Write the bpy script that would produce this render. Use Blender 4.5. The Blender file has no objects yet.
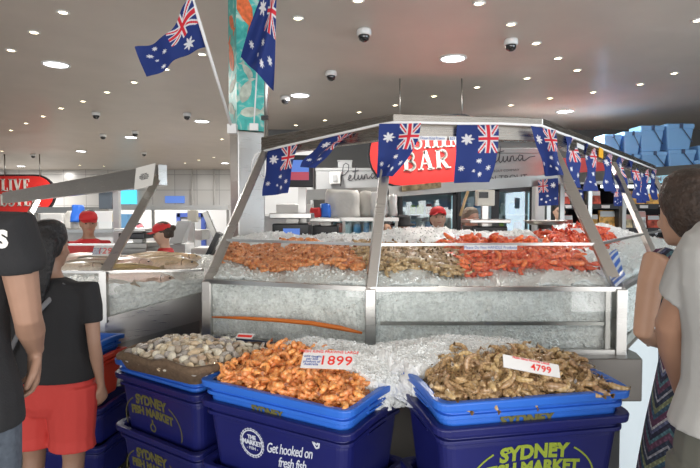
import bpy, bmesh, math, random
from math import sin, cos, tan, pi, radians, sqrt, atan2
from mathutils import Vector, Matrix, noise
random.seed(7)
sc = bpy.context.scene
COL = sc.collection
# ---------------------------------------------------------------- camera
F = 534.0
PITCH = math.atan(21 / F)
CZ = 1.55
cd = bpy.data.cameras.new('camera'); cam = bpy.data.objects.new('camera', cd); COL.objects.link(cam)
cd.sensor_fit = 'HORIZONTAL'; cd.sensor_width = 36; cd.lens = 36 * F / 700; cd.clip_start = .05
cam.location = (0, 0, CZ); cam.rotation_euler = (pi / 2 - PITCH, 0, 0)
sc.camera = cam
# ---------------------------------------------------------------- world and exposure
w = bpy.data.worlds.new('world'); sc.world = w; w.use_nodes = True
w.node_tree.nodes['Background'].inputs[0].default_value = (.86, .93, 1, 1)
w.node_tree.nodes['Background'].inputs[1].default_value = 1.1
sc.view_settings.view_transform = 'Standard'; sc.view_settings.look = 'None'
sc.view_settings.gamma = 1; sc.view_settings.exposure = 0.1; sc.view_settings.use_curve_mapping = False
CEIL = 3.3


def area(name, loc, size, power, rot=(0, 0, 0), color=(1, 1, 1), shape='DISK', sy=None):
    l = bpy.data.lights.new(name, 'AREA'); l.shape = shape; l.size = size; l.energy = power; l.color = color
    if sy: l.size_y = sy
    o = bpy.data.objects.new(name, l); o.location = loc; o.rotation_euler = rot; COL.objects.link(o)
    return o


# daylight through the open shop front behind the visitor, and through the door on the right
area('shopfront_daylight', (0, -2.6, 1.2), 8, 230, (radians(112), 0, 0), (1, .96, .92), 'RECTANGLE', 2.2)
area('doorway_daylight', (5.6, 1.5, 1.9), 3, 130, (radians(90), 0, radians(75)), (.78, .9, 1), 'RECTANGLE', 2.4)


# ---------------------------------------------------------------- helpers: points
def P(px, py, Y):
    """world point seen at pixel (px, py) on the plane y = Y"""
    x = (px - 350) / F; y = -(py - 234) / F
    dy = cos(PITCH) + y * sin(PITCH); dz = -sin(PITCH) + y * cos(PITCH)
    t = Y / dy
    return Vector((x * t, Y, CZ + dz * t))


def PZ(px, py, z):
    a = P(px, py, 1.0)
    t = (z - CZ) / (a.z - CZ)
    return Vector((a.x * t, t, z))


def lerp(a, b, t): return a + (b - a) * t


def V(*a): return Vector(a)


# ---------------------------------------------------------------- helpers: materials
MATS = {}


def mat(name, col=(.5, .5, .5), rough=.5, metal=0, emit=0, noise_s=0, noise_a=.0, bump=0, bump_s=80, coat=0, vcol=False,
        rand=0, alpha=None, sub=0, spec=.5, ecol=None):
    if name in MATS: return MATS[name]
    m = bpy.data.materials.new(name); m.use_nodes = True; MATS[name] = m
    nt = m.node_tree; N = nt.nodes; L = nt.links; b = N['Principled BSDF']
    b.inputs['Base Color'].default_value = (*col, 1); b.inputs['Roughness'].default_value = rough
    b.inputs['Metallic'].default_value = metal; b.inputs['Coat Weight'].default_value = coat
    b.inputs['Specular IOR Level'].default_value = spec
    if emit:
        b.inputs['Emission Color'].default_value = (*(ecol or col), 1); b.inputs['Emission Strength'].default_value = emit
    tc = N.new('ShaderNodeTexCoord')
    src = None
    if vcol:
        a = N.new('ShaderNodeAttribute'); a.attribute_name = 'Col'; src = a.outputs['Color']
    if noise_s:
        n = N.new('ShaderNodeTexNoise'); n.inputs['Scale'].default_value = noise_s; n.inputs['Detail'].default_value = 6
        L.new(tc.outputs['Object'], n.inputs['Vector'])
        mr = N.new('ShaderNodeMapRange'); mr.inputs[1].default_value = .25; mr.inputs[2].default_value = .75
        mr.inputs[3].default_value = 1 - noise_a; mr.inputs[4].default_value = 1 + noise_a
        L.new(n.outputs['Fac'], mr.inputs[0])
        mx = N.new('ShaderNodeVectorMath'); mx.operation = 'SCALE'
        if src: L.new(src, mx.inputs[0])
        else: mx.inputs[0].default_value = col
        L.new(mr.outputs[0], mx.inputs['Scale']); src = mx.outputs[0]
    if rand:
        oi = N.new('ShaderNodeObjectInfo'); hs = N.new('ShaderNodeHueSaturation')
        r1 = N.new('ShaderNodeMapRange'); r1.inputs[3].default_value = 1 - rand; r1.inputs[4].default_value = 1 + rand
        r2 = N.new('ShaderNodeMapRange'); r2.inputs[3].default_value = .5 - rand * .06; r2.inputs[4].default_value = .5 + rand * .06
        L.new(oi.outputs['Random'], r1.inputs[0]); L.new(r1.outputs[0], hs.inputs['Value'])
        L.new(oi.outputs['Random'], r2.inputs[0]); L.new(r2.outputs[0], hs.inputs['Hue'])
        if src: L.new(src, hs.inputs['Color'])
        else: hs.inputs['Color'].default_value = (*col, 1)
        src = hs.outputs[0]
    if src: L.new(src, b.inputs['Base Color'])
    if bump:
        n = N.new('ShaderNodeTexNoise'); n.inputs['Scale'].default_value = bump_s; n.inputs['Detail'].default_value = 4
        L.new(tc.outputs['Object'], n.inputs['Vector'])
        bp = N.new('ShaderNodeBump'); bp.inputs['Strength'].default_value = bump; bp.inputs['Distance'].default_value = .01
        L.new(n.outputs['Fac'], bp.inputs['Height']); L.new(bp.outputs[0], b.inputs['Normal'])
    if sub:
        b.inputs['Subsurface Weight'].default_value = sub; b.inputs['Subsurface Radius'].default_value = (.01, .01, .01)
    return m


def glass(name, tint=(1, 1, 1), refl=.12, edge=.5):
    m = bpy.data.materials.new(name); m.use_nodes = True; MATS[name] = m
    nt = m.node_tree; N = nt.nodes; L = nt.links; N.remove(N['Principled BSDF'])
    t = N.new('ShaderNodeBsdfTransparent'); t.inputs[0].default_value = (*tint, 1)
    g = N.new('ShaderNodeBsdfGlossy'); g.inputs['Roughness'].default_value = .02
    lw = N.new('ShaderNodeLayerWeight'); lw.inputs[0].default_value = .25
    mr = N.new('ShaderNodeMapRange'); mr.inputs[3].default_value = refl; mr.inputs[4].default_value = edge
    L.new(lw.outputs['Facing'], mr.inputs[0])
    mx = N.new('ShaderNodeMixShader'); L.new(mr.outputs[0], mx.inputs[0]); L.new(t.outputs[0], mx.inputs[1]); L.new(g.outputs[0], mx.inputs[2])
    L.new(mx.outputs[0], N['Material Output'].inputs[0])
    return m


def steel(name='steel', col=(.52, .51, .49), rough=.28, bs=6):
    m = mat(name, col, rough, 1)
    nt = m.node_tree; N = nt.nodes; L = nt.links; b = N['Principled BSDF']
    tc = N.new('ShaderNodeTexCoord'); mp = N.new('ShaderNodeMapping'); mp.inputs['Scale'].default_value = (1, 1, 30)
    n = N.new('ShaderNodeTexNoise'); n.inputs['Scale'].default_value = bs; n.inputs['Detail'].default_value = 5
    L.new(tc.outputs['Object'], mp.inputs[0]); L.new(mp.outputs[0], n.inputs[0])
    mr = N.new('ShaderNodeMapRange'); mr.inputs[3].default_value = rough - .08; mr.inputs[4].default_value = rough + .14
    L.new(n.outputs['Fac'], mr.inputs[0]); L.new(mr.outputs[0], b.inputs['Roughness'])
    n2 = N.new('ShaderNodeTexNoise'); n2.inputs['Scale'].default_value = 3; L.new(tc.outputs['Object'], n2.inputs[0])
    bp = N.new('ShaderNodeBump'); bp.inputs['Strength'].default_value = .25; bp.inputs['Distance'].default_value = .02
    L.new(n2.outputs['Fac'], bp.inputs['Height']); L.new(bp.outputs[0], b.inputs['Normal'])
    return m


# ---------------------------------------------------------------- helpers: objects
def tag(o, label=None, cat=None, group=None, kind=None):
    if label: o['label'] = label
    if cat: o['category'] = cat
    if group: o['group'] = group
    if kind: o['kind'] = kind
    return o


def thing(name, label, cat, loc=(0, 0, 0), group=None, rz=0):
    o = bpy.data.objects.new(name, None); o.empty_display_size = .05; COL.objects.link(o)
    o.location = loc; o.rotation_euler = (0, 0, rz)
    return tag(o, label, cat, group)


def wmat(o):
    M = Matrix.Translation(o.location) @ o.rotation_euler.to_matrix().to_4x4() @ Matrix.Diagonal((*o.scale, 1))
    return (wmat(o.parent) @ M) if o.parent else M


class MB:
    def __init__(s): s.v = []; s.f = []; s.m = []; s.c = []; s.sm = []

    def add(s, verts, faces, mi=0, col=(1, 1, 1), smooth=False):
        k = len(s.v); s.v += [Vector(a) for a in verts]
        if callable(col): s.c += [col(Vector(a)) for a in verts]
        elif col and isinstance(col[0], (tuple, list)): s.c += list(col)
        else: s.c += [col] * len(verts)
        for f in faces: s.f.append([k + i for i in f]); s.m.append(mi); s.sm.append(smooth)
        return s

    def obox(s, o, ax, ay, az, mi=0, col=(1, 1, 1)):
        o, ax, ay, az = map(Vector, (o, ax, ay, az))
        vs = [o + ax * i + ay * j + az * k for k in (-1, 1) for j in (-1, 1) for i in (-1, 1)]
        return s.add(vs, [(0, 2, 3, 1), (4, 5, 7, 6), (0, 1, 5, 4), (2, 6, 7, 3), (0, 4, 6, 2), (1, 3, 7, 5)], mi, col)

    def box(s, x, y, z, sx, sy, sz, rz=0, mi=0, col=(1, 1, 1)):
        return s.obox((x, y, z), (cos(rz) * sx / 2, sin(rz) * sx / 2, 0), (-sin(rz) * sy / 2, cos(rz) * sy / 2, 0), (0, 0, sz / 2), mi, col)

    def b2(s, x0, x1, y0, y1, z0, z1, mi=0, col=(1, 1, 1)):
        return s.box((x0 + x1) / 2, (y0 + y1) / 2, (z0 + z1) / 2, abs(x1 - x0), abs(y1 - y0), abs(z1 - z0), 0, mi, col)

    def beam(s, a, b, wd, ht, up=(0, 0, 1), mi=0, col=(1, 1, 1)):
        a, b, up = Vector(a), Vector(b), Vector(up)
        d = (b - a) / 2; side = d.cross(up).normalized() * wd / 2; u = side.cross(d).normalized() * ht / 2
        return s.obox((a + b) / 2, d, side, u, mi, col)

    def prism(s, poly, z0, z1, mi=0, col=(1, 1, 1)):
        n = len(poly)
        vs = [(p[0], p[1], z0) for p in poly] + [(p[0], p[1], z1) for p in poly]
        return s.add(vs, [tuple(range(n))[::-1], tuple(range(n, 2 * n))] + [(i, (i + 1) % n, n + (i + 1) % n, n + i) for i in range(n)], mi, col)

    def rings(s, rs, mi=0, col=(1, 1, 1), smooth=True, cap=True, closed=True):
        n = len(rs[0]); vs = [p for r in rs for p in r]; fs = []
        for k in range(len(rs) - 1):
            for i in range(n if closed else n - 1):
                j = (i + 1) % n
                fs.append((k * n + i, k * n + j, (k + 1) * n + j, (k + 1) * n + i))
        if cap: fs += [tuple(range(n))[::-1], tuple(range((len(rs) - 1) * n, len(rs) * n))]
        cc = [c for c in col for _ in range(n)] if isinstance(col, list) else col
        return s.add(vs, fs, mi, cc, smooth)

    def loft(s, path, n=10, mi=0, col=(1, 1, 1), up=(0, 0, 1), smooth=True, round_ends=False):
        """path: list of (point, rx, ry); rx along side, ry along up-ish"""
        path = [(Vector(p), a, b) for p, a, b in path]
        if round_ends:
            d0 = (path[0][0] - path[1][0]).normalized(); d1 = (path[-1][0] - path[-2][0]).normalized()
            p0, a0, b0 = path[0]; p1, a1, b1 = path[-1]; m0 = min(a0, b0); m1 = min(a1, b1)
            path = [(p0 + d0 * m0 * .95, a0 * .3, b0 * .3), (p0 + d0 * m0 * .6, a0 * .8, b0 * .8)] + path + \
                   [(p1 + d1 * m1 * .6, a1 * .8, b1 * .8), (p1 + d1 * m1 * .95, a1 * .3, b1 * .3)]
        rs = []; side = None
        for k, (p, a, b) in enumerate(path):
            q0 = path[max(k - 1, 0)][0]; q1 = path[min(k + 1, len(path) - 1)][0]
            d = (q1 - q0).normalized()
            if side is None:
                u = Vector(up); side = d.cross(u)
                if side.length < .05: side = d.cross(Vector((0, 1, 0)))
                if side.length < .05: side = d.cross(Vector((1, 0, 0)))
            side = (side - d * side.dot(d)).normalized(); u = side.cross(d).normalized()
            rs.append([p + side * (cos(2 * pi * i / n) * a) + u * (sin(2 * pi * i / n) * b) for i in range(n)])
        return s.rings(rs, mi, col, smooth)

    def tube(s, pts, r, n=8, mi=0, col=(1, 1, 1)):
        rr = r if isinstance(r, (list, tuple)) else [r] * len(pts)
        return s.loft([(p, a, a) for p, a in zip(pts, rr)], n, mi, col)

    def lathe(s, prof, c=(0, 0, 0), n=24, mi=0, col=(1, 1, 1), axis=None, smooth=True):
        c = Vector(c); R = Matrix.Identity(3) if axis is None else Vector((0, 0, 1)).rotation_difference(Vector(axis)).to_matrix()
        return s.rings([[c + R @ Vector((r * cos(2 * pi * i / n), r * sin(2 * pi * i / n), z)) for i in range(n)] for r, z in prof], mi, col, smooth)

    def ell(s, c, rx, ry, rz, n=14, m=9, mi=0, col=(1, 1, 1)):
        c = Vector(c)
        return s.rings([[c + Vector((rx * sin(t) * cos(2 * pi * i / n), ry * sin(t) * sin(2 * pi * i / n), -rz * cos(t))) for i in range(n)]
                        for t in [.12 + (pi - .24) * k / (m - 1) for k in range(m)]], mi, col)

    def grid(s, fn, nu, nv, mi=0, col=None, smooth=True):
        vs = []; cs = []
        for j in range(nv + 1):
            for i in range(nu + 1):
                u, v = i / nu, j / nv
                vs.append(fn(u, v))
                if col: cs.append(col(u, v))
        fs = [(j * (nu + 1) + i, j * (nu + 1) + i + 1, (j + 1) * (nu + 1) + i + 1, (j + 1) * (nu + 1) + i) for j in range(nv) for i in range(nu)]
        return s.add(vs, fs, mi, cs if col else (1, 1, 1), smooth)

    def join(s, o, M=None):
        k = len(s.v); s.v += [(M @ a) if M else a for a in o.v]; s.c += o.c
        s.f += [[k + i for i in f] for f in o.f]; s.m += o.m; s.sm += o.sm
        return s

    def mesh(s, name, mats, inv=None, fix=True, usecol=False):
        me = bpy.data.meshes.new(name)
        me.from_pydata([tuple((inv @ v) if inv else v) for v in s.v], [], s.f)
        me.polygons.foreach_set('material_index', s.m); me.polygons.foreach_set('use_smooth', s.sm)
        for m in (mats if isinstance(mats, (list, tuple)) else [mats]): me.materials.append(m)
        if usecol:
            a = me.color_attributes.new('Col', 'FLOAT_COLOR', 'POINT')
            a.data.foreach_set('color', [x for c in s.c for x in (*c[:3], 1)])
        if fix:
            bm = bmesh.new(); bm.from_mesh(me); bmesh.ops.recalc_face_normals(bm, faces=bm.faces); bm.to_mesh(me); bm.free()
        me.update()
        return me

    def build(s, name, mats, parent=None, bevel=0, usecol=False, voxel=0, disp=0, fix=True, smooth_it=3):
        """geometry is in world coordinates; the object takes its place under its parent"""
        W = wmat(parent) if parent else None
        base = None
        if not parent:
            xs = [v.x for v in s.v]; ys = [v.y for v in s.v]; zs = [v.z for v in s.v]
            base = Vector(((min(xs) + max(xs)) / 2, (min(ys) + max(ys)) / 2, min(zs)))
            W = Matrix.Translation(base)
        me = s.mesh(name, mats, W.inverted() if W else None, fix, usecol)
        o = bpy.data.objects.new(name, me); COL.objects.link(o)
        if base is not None: o.location = base
        if parent: o.parent = parent
        if voxel:
            r = o.modifiers.new('remesh', 'REMESH'); r.mode = 'VOXEL'; r.voxel_size = voxel; r.use_smooth_shade = True
            if smooth_it:
                q = o.modifiers.new('smooth', 'SMOOTH'); q.factor = .5; q.iterations = smooth_it
            bake(o, mats)
        if bevel:
            b = o.modifiers.new('bevel', 'BEVEL'); b.width = bevel; b.segments = 2; b.limit_method = 'ANGLE'; b.angle_limit = radians(40)
            b.harden_normals = False
        return o


def bake(o, mats):
    dg = bpy.context.evaluated_depsgraph_get(); dg.update()
    me = bpy.data.meshes.new_from_object(o.evaluated_get(dg)); o.modifiers.clear()
    me.materials.clear()
    for m in (mats if isinstance(mats, (list, tuple)) else [mats]): me.materials.append(m)
    me.polygons.foreach_set('use_smooth', [True] * len(me.polygons))
    o.data = me


def struct(name, mb, m, **k):
    return tag(mb.build(name, m, **k), kind='structure')


def copy_tree(o, parent=None, loc=None, rot=None, scale=None, label=None, group=None):
    c = o.copy(); COL.objects.link(c)
    if parent is not None: c.parent = parent
    if loc is not None: c.location = loc
    if rot is not None: c.rotation_euler = rot
    if scale is not None: c.scale = (scale,) * 3
    if label: c['label'] = label
    if group: c['group'] = group
    for ch in CH.get(o.name, []): copy_tree(ch, c)
    return c


CH = {}


def kids(o): CH[o.name] = [c for c in COL.objects if c.parent == o]; [kids(c) for c in CH[o.name]]


# ---------------------------------------------------------------- helpers: lettering
def text(s, o, xd, up, size, m, parent, name='lettering', shear=0, off=0, align='CENTER', ex=.0006, xs=1, sp=1, fn=None, label=None):
    cu = bpy.data.curves.new('t', 'FONT'); cu.body = s; cu.size = size; cu.align_x = align; cu.align_y = 'CENTER'
    cu.extrude = ex; cu.shear = shear; cu.offset = off; cu.space_character = sp; cu.resolution_u = 3; cu.space_line = .85
    t = bpy.data.objects.new('t', cu); COL.objects.link(t)
    dg = bpy.context.evaluated_depsgraph_get(); dg.update()
    me = bpy.data.meshes.new_from_object(t.evaluated_get(dg)); bpy.data.objects.remove(t)
    xd = Vector(xd).normalized(); up = Vector(up); up = (up - xd * up.dot(xd)).normalized(); nz = xd.cross(up)
    o = Vector(o); W = wmat(parent).inverted() if parent else Matrix.Identity(4)
    for v in me.vertices:
        x, y, z = v.co; x *= xs
        if fn: x, y = fn(x, y)
        v.co = W @ (o + xd * x + up * y + nz * (z + ex))
    me.materials.clear(); me.materials.append(m)
    ob = bpy.data.objects.new(name, me); COL.objects.link(ob)
    if parent: ob.parent = parent
    if label: ob['label'] = label
    return ob


def arc(cx, cy, r, a0, a1, n=12): return [(cx + r[0] * cos(radians(a0 + (a1 - a0) * i / n)), cy + r[1] * sin(radians(a0 + (a1 - a0) * i / n))) for i in range(n + 1)]


T_, t_ = .2, .09
SER = lambda x, y: [([(x - .2, y), (x + .2, y)], .07)]
GLY = {  # serif display capitals: width, strokes (polyline, thickness)
 'B': (.75, [([(.2, 0), (.2, 1)], T_), ([(.05, .035), (.4, .035)], .07), ([(.05, .965), (.4, .965)], .07), (arc(.38, .74, (.22, .22), 90, -90), .14), (arc(.38, .27, (.27, .24), 90, -90), .15), ([(.2, .5), (.4, .51)], .07)]),
 'A': (.85, [([(.15, 0), (.42, 1)], t_), ([(.42, 1), (.7, 0)], T_), ([(.24, .33), (.6, .33)], .07), ([(.0, .035), (.3, .035)], .07), ([(.52, .035), (.88, .035)], .07)]),
 'R': (.85, [([(.2, 0), (.2, 1)], T_), ([(.05, .035), (.36, .035)], .07), ([(.05, .965), (.4, .965)], .07), (arc(.38, .73, (.25, .23), 90, -90), .15), ([(.36, .5), (.66, .02)], .18), ([(.58, .035), (.85, .035)], .07)]),
 'S': (.65, [(arc(.32, .73, (.2, .22), 30, 250) + arc(.32, .27, (.22, .24), 90, -150), .15), ([(.53, .75), (.53, .97)], .07), ([(.1, .03), (.1, .27)], .07)]),
 'H': (.9, [([(.2, 0), (.2, 1)], T_), ([(.68, 0), (.68, 1)], T_), ([(.2, .5), (.68, .5)], .08)] + SER(.2, .035) + SER(.2, .965) + SER(.68, .035) + SER(.68, .965)),
 'I': (.42, [([(.2, 0), (.2, 1)], T_)] + SER(.2, .035) + SER(.2, .965)),
 'M': (1.05, [([(.16, 0), (.16, 1)], .08), ([(.16, 1), (.5, .1)], .17), ([(.5, .1), (.82, 1)], .08), ([(.84, 0), (.84, 1)], T_)] + SER(.16, .035) + SER(.84, .035) + SER(.1, .965) + SER(.9, .965)),
 'V': (.85, [([(.15, 1), (.42, 0)], T_), ([(.42, 0), (.7, 1)], t_), ([(.0, .965), (.3, .965)], .07), ([(.55, .965), (.86, .965)], .07)]),
 'L': (.68, [([(.2, 0), (.2, 1)], T_), ([(.02, .035), (.6, .035)], .07), ([(.6, 0), (.6, .28)], .06)] + SER(.2, .965)),
 'E': (.7, [([(.2, 0), (.2, 1)], T_), ([(.02, .035), (.6, .035)], .07), ([(.02, .965), (.6, .965)], .07), ([(.2, .5), (.45, .5)], .07), ([(.6, 0), (.6, .28)], .06), ([(.6, .74), (.6, 1)], .06), ([(.45, .38), (.45, .62)], .05)]),
 'O': (.85, [(arc(.42, .5, (.32, .45), 0, 360, 22), .15)]),
 'T': (.75, [([(.37, 0), (.37, 1)], T_), ([(.03, .965), (.72, .965)], .07), ([(.05, .75), (.05, 1)], .06), ([(.7, .75), (.7, 1)], .06)] + SER(.37, .035)),
 ' ': (.4, []),
}


def strokes(mb, lines, o, xd, up, th=.004):
    """lines: [(polyline, width)] in metres in the plane (xd, up)"""
    o, xd, up = Vector(o), Vector(xd).normalized(), Vector(up); up = (up - xd * up.dot(xd)).normalized(); nz = xd.cross(up)
    for pl, wd in lines:
        for k in range(len(pl) - 1):
            a, b = Vector(pl[k]), Vector(pl[k + 1]); d = b - a
            if d.length < 1e-6: continue
            e = d.normalized() * (wd * .12 if len(pl) > 2 else 0); nn = Vector((-d.y, d.x)).normalized() * wd / 2
            a -= e; b += e
            q = [a + nn, a - nn, b - nn, b + nn]
            vs = [o + xd * c.x + up * c.y for c in q] + [o + xd * c.x + up * c.y + nz * th for c in q]
            mb.add(vs, [(0, 1, 2, 3), (7, 6, 5, 4), (0, 4, 5, 1), (1, 5, 6, 2), (2, 6, 7, 3), (3, 7, 4, 0)])
    return mb


def serif_text(s, o, xd, up, h, m, parent, name='lettering', xs=1.0, th=.01, slope=0):
    tot = sum(GLY[c][0] + .06 for c in s); x = -tot / 2; L = []
    for c in s:
        for pl, wd in GLY[c][1]: L.append(([((x + a) * h * xs, b * h + slope * (x + a) * h) for a, b in pl], wd * h))
        x += GLY[c][0] + .06
    return strokes(MB(), L, o, xd, up, th).build(name, m, parent, fix=True)


# ---------------------------------------------------------------- helpers: the flag pattern
BLUE = (.018, .042, .215); WHITE = (.82, .83, .86); RED = (.75, .03, .05)
STARS = [(.25, .26, .16, 7), (.75, .84, .075, 7), (.75, .16, .075, 7), (.63, .56, .075, 7), (.86, .63, .075, 7), (.80, .45, .045, 5)]


def flag_col(u, v, flip=False):
    """u from hoist to fly, v from bottom to top"""
    if u < .5 and v > .5:
        s = (u / .5) * 2 - 1; t = (v - .5) / .5 * 2 - 1
        if abs(s) * 1.5 < .16 or abs(t) < .16: return RED
        if abs(s) * 1.5 < .27 or abs(t) < .27: return WHITE
        d = min(abs(s - t), abs(s + t)) / sqrt(2)
        if d < .065: return RED
        if d < .17: return WHITE
        return BLUE
    for x, y, r, n in STARS:
        dx = (u - x) * 1.5; dy = v - y; q = sqrt(dx * dx + dy * dy)
        if q < r:
            a = (atan2(dx, dy) / (2 * pi) * n) % 1
            k = abs(a - round(a)) * 2
            if q < r * (1 - .6 * k): return WHITE
    return BLUE


def flag_cloth(fn, flip=False, nu=96, nv=64):
    """fn(u, v) -> world point; u hoist to fly, v 0 bottom .. 1 top"""
    return MB().grid(fn, nu, nv, col=lambda u, v: flag_col(u, v))
# ================================================================ materials
STEEL = steel(); STEEL2 = steel('dark_steel', (.36, .35, .33), .33)
mat('ceiling', (.57, .51, .455), .48, noise_s=2, noise_a=.05, coat=.06)
mat('white_paint', (.72, .73, .74), .5); mat('dark_paint', (.05, .05, .055), .5); mat('grey_plastic', (.42, .43, .44), .4)
mat('white_plastic', (.78, .78, .77), .35); mat('black_plastic', (.015, .015, .018), .3); mat('dome_black', (.01, .01, .012), .08, coat=1)
mat('sign_red', (.72, .035, .03), .35); mat('letter_white', (.82, .80, .74), .5); mat('rope_white', (.85, .85, .85), .6)
mat('red_cloth', (.62, .03, .035), .75); mat('black_cloth', (.02, .02, .022), .9, bump=.2, bump_s=200); mat('blue_bag', (.03, .16, .68), .35)
mat('paper', (.85, .83, .78), .6); mat('ink', (.08, .08, .09), .6); mat('ink_red', (.8, .04, .03), .5); mat('ink_blue', (.1, .16, .45), .5)
mat('poly_box', (.40, .41, .42), .7, noise_s=40, noise_a=.04); mat('linen_bag', (.66, .64, .60), .6, noise_s=8, noise_a=.08, bump=.4, bump_s=20)
mat('esky_blue', (.24, .50, .86), .4); mat('esky_lid', (.26, .53, .90), .4); mat('handle_dark', (.06, .10, .2), .5)
mat('shelf_black', (.03, .03, .033), .45); mat('label_pink', (.75, .45, .4), .5); mat('pipe_grey', (.5, .5, .5), .4)
mat('lamp_cool', (1, .97, .93), emit=9, ecol=(.93, .96, 1)); mat('lamp_warm', (1, .9, .7), emit=14, ecol=(1, .80, .48)); mat('lamp_trim', (.8, .8, .78), .3)
mat('screen_cyan', (.05, .4, .6), emit=1.3, ecol=(.08, .55, .8)); mat('screen_blue', (.1, .2, .6), emit=.5, ecol=(.12, .25, .7))
mat('fridge_light', (.8, .9, .95), emit=.8, ecol=(.65, .85, .9)); mat('fridge_inner', (.55, .66, .68), .5)
mat('wood', (.35, .16, .07), .5)
FSTEEL = steel('fascia_steel', (.40, .37, .33), .24); TSTEEL = steel('tray_steel', (.17, .16, .15), .3)
GL = glass('case_glass', (.98, .99, .985), .02, .25); GLF = glass('door_glass', (.8, .88, .9), .08, .4)

# ================================================================ the room
def tile_mat(name, c1, c2, mortar, scale, rough=.3, w_=.5, h_=.25, ms=.012):
    m = bpy.data.materials.new(name); m.use_nodes = True; nt = m.node_tree; N = nt.nodes; L = nt.links
    tc = N.new('ShaderNodeTexCoord'); b = N.new('ShaderNodeTexBrick')
    b.offset = 0; b.inputs['Scale'].default_value = scale; b.inputs['Color1'].default_value = (*c1, 1); b.inputs['Color2'].default_value = (*c2, 1)
    b.inputs['Mortar'].default_value = (*mortar, 1); b.inputs['Brick Width'].default_value = w_; b.inputs['Row Height'].default_value = h_; b.inputs['Mortar Size'].default_value = ms
    L.new(b.outputs['Color'], N['Principled BSDF'].inputs['Base Color']); N['Principled BSDF'].inputs['Roughness'].default_value = rough
    MATS[name] = m
    return m, tc, b, N, L


m, tc, b, N, L = tile_mat('floor_tiles', (.22, .20, .17), (.25, .22, .19), (.10, .09, .08), 1, .35, .3, .3, .006); L.new(tc.outputs['Object'], b.inputs['Vector'])
m, tc, b, N, L = tile_mat('wall_tiles', (.50, .50, .50), (.53, .53, .52), (.30, .30, .31), 1, .22, .9, .62, .012)
mp = N.new('ShaderNodeMapping'); mp.inputs['Rotation'].default_value = (radians(90), 0, 0); L.new(tc.outputs['Object'], mp.inputs[0]); L.new(mp.outputs[0], b.inputs['Vector'])

struct('floor', MB().b2(-14, 11, -3, 22, -.1, 0), MATS['floor_tiles'])
struct('ceiling', MB().b2(-14, 11, -3, 22, CEIL, CEIL + .1), MATS['ceiling'])
struct('wall_back', MB().b2(-14, -2.0, 21.7, 21.9, 0, CEIL), MATS['wall_tiles'])
struct('wall_middle', MB().b2(-2.0, -1.85, 11.3, 21.7, 0, CEIL), MATS['white_paint'])
struct('wall_right_back', MB().b2(-1.85, 11, 11.3, 11.5, 0, CEIL), mat('dark_wall', (.13, .13, .13), .6))
struct('wall_right', MB().b2(11, 11.2, 3.2, 22, 0, CEIL), MATS['white_paint'])
struct('wall_left', MB().b2(-14.2, -14, -3, 22, 0, CEIL), MATS['white_paint'])

# floor grate
g = thing('floor_grate', 'dark metal drain grate set in the tiled floor by the blue crates', 'grate', PZ(103, 462, 0.0) + V(0, 0, .001))
c = g.location.copy(); mb = MB()
for k in range(14): mb.box(c.x - .33 + k * .05, c.y, .006, .02, .7, .01)
mb.build('slats', STEEL2, g)
mb = MB(); mb.box(c.x, c.y - .36, .006, .72, .03, .012); mb.box(c.x, c.y + .36, .006, .72, .03, .012); mb.box(c.x - .36, c.y, .006, .03, .72, .012); mb.box(c.x + .36, c.y, .006, .03, .72, .012)
mb.build('frame', STEEL2, g)

# ---------------------------------------------------------------- ceiling lights and cameras
def big_light():
    t = thing('ceiling_light', 'x', 'ceiling light', (0, 0, CEIL), 'large round ceiling lights')
    MB().lathe([(.155, 0), (.155, -.012), (.135, -.016), (.13, -.004)], (0, 0, CEIL), 32).build('trim', MATS['lamp_trim'], t)
    MB().lathe([(.13, -.006), (.12, -.012), (.001, -.013)], (0, 0, CEIL), 32).build('diffuser', MATS['lamp_cool'], t)
    kids(t); return t


def spot_light():
    t = thing('ceiling_spotlight', 'small warm round spotlight recessed in the ceiling', 'spotlight', (0, 0, CEIL), 'small warm ceiling spotlights')
    MB().lathe([(.055, 0), (.055, -.007), (.042, -.011), (.036, -.002)], (0, 0, CEIL), 20).build('trim', MATS['lamp_trim'], t)
    MB().lathe([(.036, -.004), (.025, -.008), (.001, -.008)], (0, 0, CEIL), 16).build('bulb', MATS['lamp_warm'], t)
    kids(t); return t


BIG = [(56, 64, 'large round ceiling light nearest the upper left corner'), (453, 58, 'large round ceiling light above the red sign, nearest of them on the right'),
       (300, 95, 'large round ceiling light between the pillar and a security camera'), (202, 121, 'large round ceiling light just left of the pillar'),
       (565, 111, 'large round ceiling light above the row of flags on the right'), (81, 151, 'large round ceiling light in front of the red LIVE sign'),
       (131, 137, 'large round ceiling light above the paper notice on the left counter'), (21, 166, 'nearer of two large ceiling lights directly above the LIVE sign'),
       (17, 174, 'farther of two large ceiling lights directly above the LIVE sign'), (181, 171, 'far large ceiling light above the back kitchen wall'),
       (225, 163, 'far large ceiling light close against the left side of the pillar')]
b0 = big_light(); q = b0
for i, (x, y, lb) in enumerate(BIG):
    p = PZ(x, y, CEIL)
    if i: q = copy_tree(b0)
    q.location = p; q['label'] = lb
    area('downlight_glow', (p.x, p.y, CEIL - .05), .24, {4: 130, 5: 170, 6: 170}.get(i, 60 if i < 7 else 170), (0, 0, 0), (1, .96, .9))
SPOTS = [(63, 12), (34, 32), (11, 50), (202, 54), (166, 69), (134, 82), (107, 92), (83, 101), (61, 108), (43, 116), (26, 123), (11, 130), (2, 151), (222, 139),
         (80, 165), (104, 166), (58, 177), (185, 163), (199, 160), (214, 157), (298, 18), (358, 0), (434, 96), (395, 105), (359, 112), (325, 120), (296, 125),
         (479, 3), (511, 24), (536, 43), (558, 58), (577, 70), (593, 92), (550, 98), (511, 105), (527, 78), (477, 87), (640, 84), (674, 73), (698, 20)]
s0 = spot_light(); q = s0
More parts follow.
